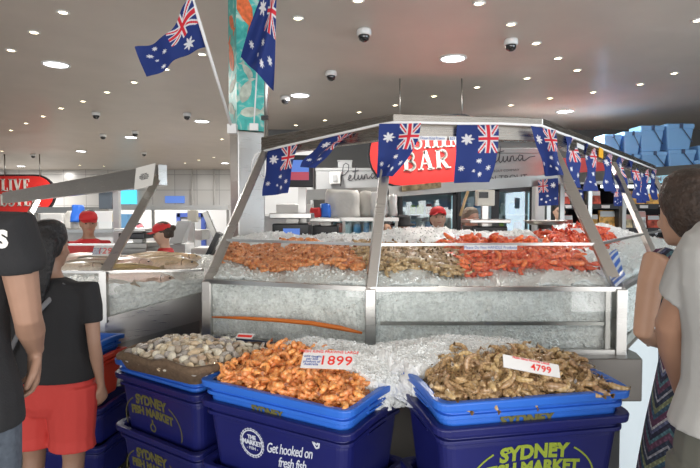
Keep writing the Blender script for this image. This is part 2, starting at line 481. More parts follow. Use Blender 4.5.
for i, (x, y) in enumerate(SPOTS):
    if i: q = copy_tree(s0)
    q.location = PZ(x, y, CEIL)
CCTV = [(364, 33, 'nearest'), (331, 75, ''), (285, 100, ''), (511, 43, ''), (96, 116, ''), (187, 117, ''), (103, 138, ''), (135, 135, ''), (144, 156, ''), (33, 158, '')]
CL = ['white dome security camera above the flag rope, nearest in the middle of the ceiling', 'white dome security camera behind the nearest one, right of a large light',
      'small dome security camera close to the flagpole on the pillar', 'white dome security camera on the right half of the ceiling', 'dome security camera left of centre between spotlights and the far kitchen',
      'dome security camera just left of the large light beside the pillar', 'dome security camera next to the large light over the left counter', 'dome security camera overlapping a large ceiling light on the left',
      'far dome security camera right above the paper notice', 'far dome security camera above the red LIVE sign']
t0 = thing('security_camera', '', 'security camera', (0, 0, CEIL), 'dome security cameras on the ceiling')
MB().lathe([(.03, 0), (.062, -.002), (.07, -.02), (.07, -.055), (.062, -.062)], (0, 0, CEIL), 24).build('housing', MATS['white_plastic'], t0)
MB().lathe([(.055, -.06), (.056, -.075), (.045, -.105), (.022, -.12), (.001, -.123)], (0, 0, CEIL), 20).build('dome', MATS['dome_black'], t0)
kids(t0); q = t0
for i, (x, y, _) in enumerate(CCTV):
    if i: q = copy_tree(t0)
    q.location = PZ(x, y - 4, CEIL); q['label'] = CL[i]

# ---------------------------------------------------------------- pillar with stainless cladding and a fish print above
pc = P(247, 130, 4.2); PX = pc.x; PR = .135
pil = thing('pillar', 'square stainless steel clad pillar with a turquoise fish print above', 'pillar', (PX, 4.2, 0)); pil['kind'] = 'structure'


def sq(h, z, rot=radians(28)):
    return [V(PX + h * 1.13 * cos(rot + pi / 4 + k * pi / 2), 4.2 + h * 1.13 * sin(rot + pi / 4 + k * pi / 2), z) for k in range(4)]


mb = MB()
zp = P(247, 131, 4.1).z
mb.rings([sq(PR, 0), sq(PR, zp)], smooth=False).build('cladding', STEEL, pil, bevel=.01)


def print_mat():
    m = bpy.data.materials.new('fish_print'); m.use_nodes = True; nt = m.node_tree; N = nt.nodes; L = nt.links; B = N['Principled BSDF']
    tc = N.new('ShaderNodeTexCoord')
    n = N.new('ShaderNodeTexNoise'); n.inputs['Scale'].default_value = 9; n.inputs['Detail'].default_value = 7; n.inputs['Distortion'].default_value = 1.2
    L.new(tc.outputs['Object'], n.inputs[0])
    cr = N.new('ShaderNodeValToRGB'); e = cr.color_ramp.elements
    e[0].position = .35; e[0].color = (.04, .36, .33, 1); e[1].position = .68; e[1].color = (.55, .66, .58, 1)
    x = cr.color_ramp.elements.new(.56); x.color = (.08, .52, .47, 1)
    L.new(n.outputs[0], cr.inputs[0]); L.new(cr.outputs[0], B.inputs['Base Color']); B.inputs['Roughness'].default_value = .4
    return m


pw = MB().rings([sq(PR + .004, zp + .004), sq(PR + .004, CEIL)], smooth=False).build('printed_wrap', print_mat(), pil)
mat('print_orange', (.75, .16, .05), .45, noise_s=25, noise_a=.45); mat('print_pale', (.45, .50, .42), .5, noise_s=20, noise_a=.4)
cs = sq(PR + .004, 0); fr = sorted(cs, key=lambda v: v.y)[0]
ci = cs.index(fr); nb = [cs[(ci + 1) % 4], cs[(ci - 1) % 4]]; lf, rt = sorted(nb, key=lambda v: v.x)


def face_pt(side, s, z):
    o = lerp(lf, fr, s) if side == 0 else lerp(fr, rt, s)
    return V(o.x, o.y, z)


def print_fish(side, s, z, Ln, ang, m, name='fish_figure'):
    a, b_ = (lf, fr) if side == 0 else (fr, rt)
    xd = (b_ - a).normalized(); nz = xd.cross(V(0, 0, 1)); wd = (b_ - a).length
    o = face_pt(side, s, z)
    pts = [(-.5, 0), (-.42, .11), (-.25, .19), (0, .2), (.2, .12), (.33, .04), (.5, .2), (.44, 0), (.5, -.18), (.33, -.05), (.15, -.13), (-.1, -.18), (-.3, -.15), (-.42, -.08)]
    vs = []
    for lay in (0, .003):
        for x, y in pts:
            X = (x * cos(ang) - y * sin(ang)) * Ln; Y = (x * sin(ang) + y * cos(ang)) * Ln
            X = max(-s * wd + .004, min((1 - s) * wd - .004, X))
            vs.append(o + xd * X + V(0, 0, 1) * Y + nz * lay)
    n = len(pts)
    return [(vs, [tuple(range(n, 2 * n))] + [(i, (i + 1) % n, n + (i + 1) % n, n + i) for i in range(n)])]


for side, s, y, Ln, ang, mm in [(0, .35, 52, .30, radians(115), 'print_orange'), (0, .5, 22, .2, radians(-50), 'print_orange'), (1, .3, 12, .32, radians(-65), 'print_orange'), (1, .6, 40, .22, radians(60), 'print_orange'),
                                (0, .55, 84, .2, radians(20), 'print_pale'), (1, .35, 90, .22, radians(70), 'print_pale'), (0, .4, 108, .2, radians(-30), 'print_pale'), (1, .55, 112, .2, radians(10), 'print_pale'), (1, .35, 70, .14, radians(130), 'print_pale')]:
    mb = MB()
    for vs, fs in print_fish(side, s, P(247, y, 4.1).z, Ln, ang, mm): mb.add(vs, fs)
    mb.build('printed_fish', MATS[mm], pil)

# ---------------------------------------------------------------- back wall dressing on the left: sign, pipes, screen, bluish panel
sg = thing('hanging_sign', 'red rounded LIVE LOBSTER sign with white serif letters, left', 'sign', P(10, 212, 16))
a = P(-60, 192, 16); b_ = P(53, 193, 16)


def stadium(cx, cz, hw, hh, Y, th, slope=0, n=14, e=1.0):
    pts = [(cx + hw - hh * e + hh * e * cos(t), cz + hh * sin(t)) for t in [-pi / 2 + pi * k / n for k in range(n + 1)]] + \
          [(cx - hw + hh * e - hh * e * cos(t), cz - hh * sin(t)) for t in [-pi / 2 + pi * k / n for k in range(n + 1)]]
    f = [V(x, Y, z + slope * (x - cx)) for x, z in pts]
    return [f, [p + V(0, th, 0) for p in f]]


cx = (a.x + b_.x) / 2; zz = P(0, 176, 16).z; z1 = P(0, 212, 16).z
MB().rings(stadium(cx, (zz + z1) / 2, (b_.x - a.x) / 2, (zz - z1) / 2, 16, .08), smooth=False).build('panel', MATS['sign_red'], sg)
MB().rings(stadium(cx, (zz + z1) / 2, (b_.x - a.x) / 2 + .05, (zz - z1) / 2 + .05, 16.03, .08), smooth=False).build('border', MATS['black_plastic'], sg)
serif_text('LIVE', P(16, 191, 15.99), (1, 0, 0), (0, 0, 1), .36, MATS['letter_white'], sg, xs=.85)
serif_text('LOBSTER', P(12, 206, 15.99), (1, 0, 0), (0, 0, 1), .36, MATS['letter_white'], sg, xs=.85)

tag(MB().b2(*[P(x, 200, 21.6).x for x in (118, 136)], 21.6, 21.7, P(0, 204, 21.6).z, P(0, 190, 21.6).z).build('menu_screen', MATS['screen_cyan']), 'glowing cyan screen on the far left back wall', 'screen')
tag(MB().b2(*[P(x, 200, 21.6).x for x in (165, 184)], 21.6, 21.7, P(0, 203, 21.6).z, P(0, 196, 21.6).z).build('blue_wall_panel', MATS['screen_blue']), 'dim bluish glowing panel on the far white wall', 'screen')  # thin blue slab with weak emission on the wall face
for x, lb in ((192, 'thin grey pipe on the far wall, left one'), (214, 'thin grey pipe on the far wall, nearer the pillar')):
    p = P(x, 170, 21.5); tag(MB().tube([(p.x, 21.5, P(0, 210, 21.5).z), (p.x, 21.5, CEIL)], .035, 8).build('wall_pipe', MATS['pipe_grey']), lb, 'pipe')
# stainless hood rail across the left kitchen
h = thing('kitchen_shelf', 'long stainless overhead shelf across the left kitchen', 'shelf', P(170, 213, 11))
x0, x1 = P(122, 0, 11).x, P(228, 0, 11).x
MB().b2(x0, x1, 10.8, 11.2, P(0, 210, 11).z, P(0, 205, 11).z).build('board', STEEL, h)
for x in (150, 190, 226): MB().box(P(x, 0, 11).x, 11, .85, .05, .05, 1.7).build('post', STEEL2, h)
# blue framed doorway
d = struct('door_1', MB().b2(P(177, 0, 14).x, P(200, 0, 14).x, 14, 14.06, 0, P(0, 216, 14).z - .03), MATS['grey_plastic'])
mat('door_blue', (.05, .09, .35), .5)
mb = MB()
for xx in (176, 201): mb.b2(P(xx, 0, 14).x - .05, P(xx, 0, 14).x + .05, 13.95, 14.1, 0, P(0, 213, 14).z)
mb.b2(P(175, 0, 14).x, P(202, 0, 14).x, 13.95, 14.1, P(0, 217, 14).z, P(0, 213, 14).z)
struct('trim_1', mb, MATS['door_blue'])
struct('wall_kitchen', MB().b2(P(118, 0, 14.2).x, P(236, 0, 14.2).x, 14.15, 14.3, 0, P(0, 208, 14.2).z), MATS['white_paint'])
# grey-white wall behind left counter
struct('wall_left_kitchen', MB().b2(-13, P(60, 0, 14.6).x, 14.6, 14.7, 0, P(0, 214, 14.6).z), MATS['grey_plastic'])
# ================================================================ main display case
Lb, Mb, Rb, Sb = V(-.78, 2.9, 0), V(.10, 2.6, 0), V(1.32, 2.6, 0), V(3.6, 5.6, 0)
ZL, ZM = .86, 1.18
Lt, Mt, Rt = P(264, 153, 3.72), P(388, 141, 2.95), P(552, 149, 3.1)
St = V(3.4, 6.0, 1.95)
case = thing('seafood_display_case', 'long stainless and glass ice display case with sloping posts, wrapping round a corner', 'display case', (.4, 3.4, 0))


def hz(v, z): return V(v.x, v.y, z)


def offset_poly(pts, d):
    """push an open polyline towards the camera side by d"""
    out = []
    for i, p in enumerate(pts):
        ns = []
        for a, b in ((i - 1, i), (i, i + 1)):
            if a >= 0 and b < len(pts):
                e = (pts[b] - pts[a]).normalized(); ns.append(V(e.y, -e.x, 0))
        n = sum(ns, V(0, 0, 0)).normalized()
        out.append(p + n * d / max(.5, n.dot(ns[0])))
    return out


backL, backM, backR, backS = V(-.96, 3.97, 0), V(-.1, 3.95, 0), V(1.3, 3.95, 0), V(3.0, 6.4, 0)
front = [Lb, Mb, Rb, Sb]
mat('case_white', (.80, .86, .88), .35)
# body: recessed base, white side, steel tray
o1 = offset_poly(front, -.35)
MB().prism([(p.x, p.y) for p in o1[:3] + [backR, backM, backL]], .0, .62).build('base', TSTEEL, case)
o3 = offset_poly(front, .0); e = (Sb - Rb).normalized()
MB().prism([(Rb.x + .03, Rb.y + .03), (Sb.x, Sb.y), (backS.x, backS.y), (backR.x + .01, backR.y)], 0, ZL).build('side_body', MATS['case_white'], case)
o2 = [V(-.84, 2.86, 0), V(.09, 2.5, 0), V(1.385, 2.5, 0), V(1.42, 2.62, 0)]
MB().prism([(p.x, p.y) for p in o2 + [V(1.35, 3.95, 0), backM, backL]], .655, ZL).build('tray', TSTEEL, case, bevel=.006)
# steel sill bars and glass bars
for z, wd, ht in ((ZL + .01, .04, .025), (ZM, .035, .022)):
    for a, b in ((Lb, Mb), (Mb, Rb), (Rb, Sb)):
        MB().beam(hz(a, z), hz(b, z), wd, ht).build('rail', STEEL, case)
MB().beam(hz(Mb, 1.005) + V(.05, .02, 0), hz(Rb, 1.005) + V(-.04, .02, 0), .02, .016).build('rail', STEEL2, case)
# posts
TT = .30
for b, t, wd in ((Lb, Lt, .05), (Mb, Mt, .052), (Rb, Rt, .055)):
    mb = MB(); mb.beam(hz(b, ZL - .01), hz(b, ZM), wd, wd, (0, 1, 0)); mb.beam(hz(b, ZM - .015), t, wd, wd * .8, (0, 1, .6))
    mb.build('post', STEEL, case, bevel=.004)
MB().beam(hz(Rb, ZL) + V(-.055, .01, 0), hz(Rb, ZM) + V(-.055, .01, 0), .022, .02, (0, 1, 0)).build('post', STEEL2, case)
Tb = lerp(Rb, Sb, .345); Tt = V(2.17, 4.43, 1.96)
MB().beam(hz(Tb, ZL), hz(Tb, ZM), .045, .045, (0, 1, 0)).build('post', STEEL, case)
MB().beam(hz(Tb, ZM), Tt, .045, .04, (0, 1, .6)).build('post', STEEL, case, bevel=.003)
MB().beam(hz(Sb, ZL), hz(Sb, ZM), .045, .045, (0, 1, 0)).build('post', STEEL, case); MB().beam(hz(Sb, ZM), St, .045, .04, (0, 1, .6)).build('post', STEEL, case)


def pane(a, b, c, d, th=.006):
    a, b, c, d = map(Vector, (a, b, c, d)); n = (b - a).cross(d - a).normalized() * th / 2
    return MB().add([p + n for p in (a, b, c, d)] + [p - n for p in (a, b, c, d)], [(0, 1, 2, 3), (7, 6, 5, 4), (0, 4, 5, 1), (1, 5, 6, 2), (2, 6, 7, 3), (3, 7, 4, 0)])


def top_at(b, t, f=TT): return lerp(hz(b, ZM), t, f)


TB = [(Lb, Lt, .27), (Mb, Mt, .275), (Rb, Rt, .285), (Tb, Tt, .28), (Sb, St, .28)]
for (b1, t1, f1), (b2_, t2, f2) in zip(TB, TB[1:]):
    pane(hz(b1, ZL + .02), hz(b2_, ZL + .02), hz(b2_, ZM), hz(b1, ZM)).build('lower_glass', GL, case)
    pane(hz(b1, ZM), hz(b2_, ZM), top_at(b2_, t2, f2), top_at(b1, t1, f1)).build('upper_glass', GL, case)
    MB().beam(top_at(b1, t1, f1), top_at(b2_, t2, f2), .016, .014).build('glass_rail', STEEL, case)
pane(hz(Lb, ZM), V(-.9, 4.0, ZM), V(-.9, 4.0, 1.40), top_at(Lb, Lt, .27)).build('end_glass', GL, case)
MB().beam(hz(Lb, ZL), V(-.95, 4.0, ZL), .03, .05).build('rail', STEEL, case); MB().beam(hz(Lb, ZM), V(-.93, 4.0, ZM), .03, .02).build('rail', STEEL, case)
# fascia overhead
fa = [V(-.63, 3.8, 0), V(.235, 2.9, 0), V(1.085, 3.03, 0), V(3.45, 6.05, 0)]
FZ0, FZ1 = 1.955, 2.085
for i in range(3):
    a, b = fa[i], fa[i + 1]; n = (b - a).normalized(); n = V(n.y, -n.x, 0) * -.03
    MB().beam(hz(a, (FZ0 + FZ1) / 2) + n, hz(b, (FZ0 + FZ1) / 2) + n, .06, FZ1 - FZ0).build('fascia', FSTEEL, case, bevel=.004)
# the far side beam of the island
A_, B_, C_ = P(308, 195, 6.3), P(388, 192, 6.1), P(562, 179, 6.3)
MB().beam(A_, B_, .1, .12).build('fascia', STEEL2, case); MB().beam(B_ + V(0, 0, .0), C_, .1, .12).build('fascia', STEEL2, case)
for p in (A_, C_, P(590, 170, 7)): MB().beam((p.x, p.y, 0), p, .05, .05, (0, 1, 0)).build('post', STEEL2, case)
MB().beam(C_, P(700, 168, 8), .1, .12).build('fascia', STEEL2, case)
# sticker strips on the glass and fascia
st = thing('sticker_strip', 'white sticker asking not to handle products on the glass rail', 'sticker', P(490, 250, 2.71))
MB().beam(P(464, 247.5, 2.70), P(517, 247.5, 2.70), .002, .024).build('backing', MATS['white_plastic'], st)
text('Please Do Not HANDLE Products', P(490.5, 247.5, 2.697), (1, 0, 0), (0, 0, 1), .021, MATS['ink_blue'], st, xs=.9)
st = thing('price_strip', 'narrow white label reading Ocean King Prawns on the fascia', 'label', P(432, 139, 2.86))
MB().beam(P(418, 138, 2.86), P(447, 138.5, 2.89), .002, .022).build('backing', MATS['white_plastic'], st)
text('Ocean King Prawns', P(432.5, 138.2, 2.868), (1, .1, 0), (0, 0, 1), .02, MATS['ink_blue'], st, xs=.85)
st = thing('price_strip', 'short white label reading $25 on the fascia beside a flag', 'label', P(452, 139, 2.89))
MB().beam(P(449, 138.5, 2.885), P(456, 138.7, 2.895), .002, .022).build('backing', MATS['white_plastic'], st)
text('$25', P(452.5, 138.6, 2.886), (1, .1, 0), (0, 0, 1), .02, MATS['ink_blue'], st)
st = thing('price_strip', 'small white label at the bright flag-side fascia on the right', 'label', P(582, 147, 3.6))
MB().beam(P(577, 145, 3.55), P(584, 148, 3.68), .002, .03).build('backing', MATS['white_plastic'], st)
mat('sticker_orange', (.9, .45, .02), .5)
tag(MB().beam(P(599, 152, 3.95), P(603, 154, 4.05), .004, .07).build('orange_sticker', MATS['sticker_orange']), 'small orange sticker on the right fascia between flags', 'sticker')

# ================================================================ ice
mi = mat('ice', (.86, .88, .87), .35, noise_s=60, noise_a=.12, bump=.6, bump_s=120, sub=.0)
mat('ice_melt', (.95, .97, .95), .25, noise_s=55, noise_a=.17, bump=1, bump_s=90)


def chips(mb, pts, s0, s1):
    for p in pts:
        s = random.uniform(s0, s1); R = Matrix.Rotation(random.random() * 6.28, 3, Vector((random.random() - .5, random.random() - .5, random.random() - .5)).normalized())
        vs = [Vector(p) + R @ (Vector(q) * s) for q in ((1, .2, 0), (-.7, .8, .1), (-.5, -.9, .2), (.1, .1, 1.1), (.2, -.1, -.9))]
        mb.add(vs, [(0, 1, 3), (1, 2, 3), (2, 0, 3), (1, 0, 4), (2, 1, 4), (0, 2, 4)])


def nz(x, y, s, a): return noise.fractal(Vector((x * s, y * s, 3.3)), 1.0, 2.0, 4) * a


def bil(A, B, C, D, u, v): return lerp(lerp(A, B, u), lerp(D, C, u), v)


def ice_bed(name, quads, hf, nu, nv, na, nch, label, base, cs=(.004, .009), parent=None):
    mb = MB(); pts = []
    for A, B, C, D in quads:
        def fn(u, v):
            p = bil(A, B, C, D, u, v); z = hf(p, u, v) + nz(p.x, p.y, 14, na) + nz(p.x, p.y, 60, na * .4)
            return V(p.x, p.y, z)
        mb.grid(fn, nu, nv)
        # skirt
        for (p0, p1, fu) in ((A, B, lambda t: (t, 0)), (B, C, lambda t: (1, t)), (C, D, lambda t: (1 - t, 1)), (D, A, lambda t: (0, 1 - t))):
            mb.grid(lambda u, v: (lambda q: V(q.x + (nz(q.x + v, q.y - v, 25, .022) if v > .05 else 0), q.y + (nz(q.y + v * 2, q.x + v, 25, .022) if v > .05 else 0), lerp(q.z, base, v)))(fn(*fu(u))), nu, 10)
            for _ in range(nch // 12):
                q = fn(*fu(random.random())); pts.append(V(q.x, q.y, lerp(q.z, base, random.random())))
        for _ in range(nch): pts.append(fn(random.random(), random.random()) + V(0, 0, .001))
    chips(mb, pts, *cs)
    return tag(mb.build(name, MATS['ice'], parent, fix=False), label, 'ice', kind='stuff')


def case_h(p, u, v): return 1.19 + (.235 if p.x > .3 else lerp(.195, .235, max(0, (p.x + .6) / .9))) * min(1, v * 1.05) ** .85 + .02 * sin(u * 9 + v * 4)


inn = offset_poly([Lb, Mb, Rb, Sb], -.035)
Q1 = (inn[0], inn[1], backM, backL); Q2 = (inn[1], inn[2], backR, backM); Q3 = (inn[2], inn[3], backS, backR)
ice_bed('crushed_ice', [Q1, Q2, Q3], case_h, 50, 40, .02, 2600, 'sloping bed of crushed white ice filling the big display case', 1.17)
# packed ice behind the lower glass
mb = MB()
for a, b in zip(inn[:3], inn[1:]):
    nrm = V((b - a).y, -(b - a).x, 0).normalized()
    mb.grid(lambda u, v: hz(lerp(a, b, u), lerp(.87, 1.185, v)) + nrm * (nz(u * (b - a).length + a.x, v * .3, 9, .02) + nz(u * (b - a).length * 3, v * .3 + 8, 16, .006) - .004), 110, 30)
    for _ in range(1500):
        u, v = random.random(), random.random(); chips(mb, [hz(lerp(a, b, u), lerp(.88, 1.18, v)) + nrm * .004], .003, .008)
tag(mb.build('packed_ice', MATS['ice_melt'], fix=False), 'grey-white packed ice pressed behind the lower glass of the display case', 'ice', kind='stuff')
# a long orange feeler lying against the lower left glass
mat('feeler_orange', (.75, .2, .03), .4)
def on_pane(px, py, off):
    d = P(px, py, 1) - cam.location; A, B = Lb, Mb; n = V((B - A).y, -(B - A).x, 0).normalized()
    t = (A + n * off - cam.location).dot(n) / d.dot(n); return cam.location + d * t
pts = [on_pane(x, y, .022) for x, y in ((212, 317), (240, 318), (275, 320), (310, 323), (340, 328), (362, 333))]
tag(MB().tube(pts, [.004, .009, .011, .012, .013, .006], 8).build('lobster_feeler', MATS['feeler_orange']), 'long orange lobster feeler pressed in the ice behind the lower left glass', 'feeler')

# ================================================================ prawns
def prawn_mesh(curl, c_a, c_b, seed, n=8):
    """one prawn lying on its side, about 0.095 long when straight"""
    rnd = random.Random(seed); mb = MB(); K = 15; path = []; ang = 0; p = V(0, 0, 0); seg = .0062; cols = []
    hd = V(1, 0, 0)
    for k in range(K):
        t = k / (K - 1)
        r = [.002, .006, .0092, .0108, .0114, .0114, .0112, .0107, .0102, .0096, .009, .0082, .007, .0055, .0035][k]
        r *= 1 + (.07 if k % 2 and k > 4 else 0)
        path.append((p.copy(), r * .8, r)); cols.append(tuple(lerp(a, b, (.8 if k % 2 and k > 4 else .15) if k > 4 else .3) for a, b in zip(c_a, c_b)))
        if k > 4: ang += radians(curl) / (K - 5)
        p += V(cos(ang), sin(ang), .02 * sin(k)) * seg
    up = (0, 0, 1)
    mb.loft([(a, b, c) for a, b, c in path], n, col=cols, up=up)
    # rostrum, feelers, legs
    dk = tuple(a * .55 for a in c_a)
    mb.tube([(0.004, 0, .003), (-.012, -.002, .005)], [.0016, .0004], 4, col=c_a)
    for s in (-1, 1):
        mb.tube([(0, 0, s * .002), (-.014, .006 * s, .004), (-.03, .016 * s + .004, .003), (-.042, .03 * s, 0)], [.0011, .0009, .0007, .0003], 3, col=c_b)
    for k in (3, 4, 5, 6, 8, 10):
        q = path[k][0]; d = (path[k + 1][0] - path[k - 1][0]).normalized(); inn_ = V(-d.y, d.x, 0)
        mb.tube([q + inn_ * .006, q + inn_ * .013 + d * -.003, q + inn_ * .018 + d * .002], [.0016, .0012, .0005], 3, col=c_b)
    # tail fan
    tl = MB(); q = path[-1][0]; d = (path[-1][0] - path[-2][0]).normalized(); sd = V(-d.y, d.x, 0)
    for s in (-1.1, -.45, .45, 1.1):
        e = (d + V(0, 0, 1) * s * .55).normalized(); wv = e.cross(sd).normalized() * .0035
        tl.add([q - wv * .5, q + wv * .5, q + e * .01 + wv, q + e * .016, q + e * .01 - wv, q + e * .008 + sd * .0012], [(0, 1, 5), (1, 2, 5), (2, 3, 5), (3, 4, 5), (4, 0, 5), (0, 4, 3, 2, 1)], col=dk)
    return mb, tl


def heap_fill(name, mbs, mt, fn_pts, label, group, cat='prawn', scale=1, tail=True, jitter=.35, cap=290, stuff_pts=(), stuff_label=None, stuff_name=None, bed=None, part='tail', sj=.3, stp=None):
    """individual prawns over a heap: fn_pts = list of (point, normal)"""
    meshes = [(b.mesh('m', mt, usecol=True, fix=False), t.mesh('t', mt, usecol=True, fix=False) if t else None) for b, t in mbs]
    pts = list(fn_pts)[:cap]
    for p, nrm in pts:
        bm_, tm = random.choice(meshes)
        q = Vector((0, 0, 1)).rotation_difference(nrm).to_matrix()
        R = q @ Matrix.Rotation(random.random() * 2 * pi, 3, 'Z') @ Matrix.Rotation(random.gauss(0, jitter), 3, 'X') @ Matrix.Rotation(random.gauss(0, jitter), 3, 'Y')
        if random.random() < .5: R = R @ Matrix.Rotation(pi, 3, 'X')
        o = bpy.data.objects.new(name, bm_); COL.objects.link(o); o.location = p; o.rotation_euler = R.to_euler(); s = scale * random.uniform(.85, 1.15); o.scale = (s, s, s)
        tag(o, label, cat, group)
        if tail and tm:
            c = bpy.data.objects.new(part, tm); COL.objects.link(c); c.parent = o
    if bed or stuff_pts:
        mb = MB()
        if bed: mb.join(bed)
        for p, nrm in stuff_pts:
            b, t = random.choice(mbs); q = Vector((0, 0, 1)).rotation_difference(nrm).to_matrix()
            M = (Matrix.Translation(p) @ (q @ Matrix.Rotation(random.random() * 6.3, 3, 'Z') @ Matrix.Rotation(random.gauss(0, sj), 3, 'X')).to_4x4() @ Matrix.Scale(scale, 4))
            mb.join(b, M)
            if t: mb.join(t, M)
        tag(mb.build(stuff_name, mt, usecol=True, fix=False), stuff_label, cat, kind='stuff')


def scatter(A, B, C, D, hf, n, sp, inside=None, zo=(0, .008)):
    """poisson-like points over a quad, nearest to the camera first"""
    out = []; tries = 0
    while len(out) < n and tries < n * 60:
        tries += 1; u, v = random.random(), random.random()
        if inside and not inside(u, v): continue
        p = bil(A, B, C, D, u, v); 
        if any((p.x - q[0].x) ** 2 + (p.y - q[0].y) ** 2 < sp * sp for q in out): continue
        e = .01; z = hf(p, u, v)
        pu = bil(A, B, C, D, u + e, v); pv = bil(A, B, C, D, u, v + e)
        tu = V(pu.x, pu.y, hf(pu, u + e, v)) - V(p.x, p.y, z); tv = V(pv.x, pv.y, hf(pv, u, v + e)) - V(p.x, p.y, z)
        nrm = tu.cross(tv).normalized()
        if nrm.z < 0: nrm = -nrm
        out.append((V(p.x, p.y, z + random.uniform(*zo)), nrm))
    return out


mat('cooked_prawn', rough=.32, vcol=True, rand=.14, noise_s=150, noise_a=.18, coat=.3)
mat('raw_prawn', rough=.3, vcol=True, rand=.2, noise_s=120, noise_a=.25, coat=.4)
OR_A, OR_B = (.80, .23, .045), (.92, .50, .20)
RD_A, RD_B = (.85, .09, .02), (.95, .28, .10)
RW_A, RW_B = (.40, .24, .10), (.66, .47, .26)
cooked = [prawn_mesh(c, OR_A, OR_B, i) for i, c in enumerate((150, 200, 240, 280))]
redp = [prawn_mesh(c, RD_A, RD_B, i + 9) for i, c in enumerate((90, 140, 190, 230))]
rawp = [prawn_mesh(c, RW_A, RW_B, i + 20) for i, c in enumerate((60, 110, 150, 200))]


def bedmesh(A, B, C, D, hf, col, dz=-.01, inside=None, n=40):
    return MB().grid(lambda u, v: (lambda p: V(p.x, p.y, hf(p, u, v) + dz + nz(p.x, p.y, 40, .006) - (.06 if inside and not inside(u, v) else 0)))(bil(A, B, C, D, u, v)), n, n, col=lambda u, v: col)


# on the case: orange prawns on the left segment, raw in the middle, red on the right
def seg(quad, u0, u1, v0, v1): return (bil(*quad, u0, v0), bil(*quad, u1, v0), bil(*quad, u1, v1), bil(*quad, u0, v1))


def case_quad_h(quad_h=0):
    def f(p, u, v):
        # height from distance behind the glass line, shared by all segments
        best = 9
        for a, b, c, d in (Q1, Q2, Q3):
            for s in (0,): pass
        return f.z(p)
    return f


def inv_h(quad):
    A, B, C, D = quad
    def h(p, u=0, v=0):
        # invert the bilinear map by a few newton-free bisection steps
        lo, hi = 0.0, 1.0
        for _ in range(12):
            m_ = (lo + hi) / 2
            a = lerp(A, D, m_); b = lerp(B, C, m_); e_ = b - a
            if e_.x * (p.y - a.y) - e_.y * (p.x - a.x) > 0: lo = m_
            else: hi = m_
        a = lerp(A, D, lo); b = lerp(B, C, lo); uu = max(0, min(1, (p - a).dot(b - a) / (b - a).length_squared))
        return case_h(p, uu, lo) + .012
    return h


H1, H2, H3 = inv_h(Q1), inv_h(Q2), inv_h(Q3)
def blob_edge(k, a=.07): return lambda u, v: (v > .08 + a * (1 + sin(u * 11 + k))) and v < .93 - a * (1 + sin(u * 7 + k * 2)) * .5


s1 = seg(Q1, .10, .99, .10, .58)
heap_fill('cooked_prawn', cooked, MATS['cooked_prawn'], [], '', '', stuff_pts=scatter(*s1, H1, 420, .020, blob_edge(1), (0, .01)) + scatter(*s1, H1, 380, .021, blob_edge(1), (.01, .035)), stuff_label='orange cooked prawns spread on the ice in the left section of the big case', stuff_name='cooked_prawn_heap', scale=1.15, sj=.35, stp=OR_A)
s2 = seg(Q2, .04, .47, .08, .56)
heap_fill('raw_prawn', rawp, MATS['raw_prawn'], [], '', '', stuff_pts=scatter(*s2, H2, 380, .020, blob_edge(3), (0, .01)) + scatter(*s2, H2, 330, .021, blob_edge(3), (.01, .03)), stuff_label='grey-brown raw prawns spread on the ice in the middle of the big case', stuff_name='raw_prawn_heap', scale=1.2, sj=.35)
s3 = seg(Q2, .46, .985, .07, .60)
heap_fill('red_prawn', redp, MATS['cooked_prawn'], scatter(*s3, H2, 290, .024, blob_edge(5), (.004, .035)), 'bright red-orange prawn on the ice near the right corner of the glass case',
          'red prawns on the ice, right section', stuff_pts=scatter(*s3, H2, 380, .022, blob_edge(5), (0, .012)), stuff_label='bottom layer of red-orange prawns on ice, right section', stuff_name='red_prawn_layer', scale=1.15, tail=False)
s4 = seg(Q3, .03, .50, .42, .9)
H3b = lambda p, u, v: H3(p) - .06 + .05 * sin(pi * max(0, min(1, v)))
heap_fill('red_prawn', redp, MATS['cooked_prawn'], [], '', '', stuff_pts=scatter(*s4, H3b, 380, .036, None, (0, .02)) + scatter(*s4, H3b, 260, .04, None, (.02, .04)), stuff_label='red-orange prawns heaped behind the side glass right of the corner post', stuff_name='red_prawn_heap', scale=1.6)


def price_card(name, p, xd, up, w_, h_, big, label, lines=True, cat='price card'):
    xd = Vector(xd).normalized(); up = Vector(up); up = (up - xd * up.dot(xd)).normalized(); n_ = xd.cross(up); p = Vector(p)
    t = thing(name, label, cat, p)
    MB().obox(p, xd * w_ / 2, up * h_ / 2, n_ * .0015).build('card', MATS['white_plastic'], t)
    if big:
        text(big, p + n_ * .002 + xd * w_ * .17 - up * h_ * .1, xd, up, h_ * .70, MATS['ink_red'], t, off=.0003, sp=1.05, name='price')
        text('FRESH KING PRAWNS LARGE', p + n_ * .002 + up * h_ * .39, xd, up, h_ * .2, MATS['ink_red'], t, name='heading')
        if lines: text('wild caught\nper kilo\nproduct of\nAustralia', p + n_ * .002 - xd * w_ * .3 - up * h_ * .1, xd, up, h_ * .17, MATS['ink_blue'], t, name='small_print')
    return t


price_card('price_card', P(295, 247.5, 3.32) + V(0, -.03, .01), (1, 0, .03), (.25, .75, .45), .17, .1, '2499', 'white price card on the orange prawns, left section of the case', False)
price_card('price_card', P(520, 240.5, 3.45), (1, 0, 0), (.0, .8, .5), .25, .09, '1999', 'white price card on the red prawns near the right corner', False)
price_card('price_card', P(575, 232, 4.2), (1, 0.5, 0), (.0, .8, .5), .2, .09, '', 'blank white card behind the right corner post', False)
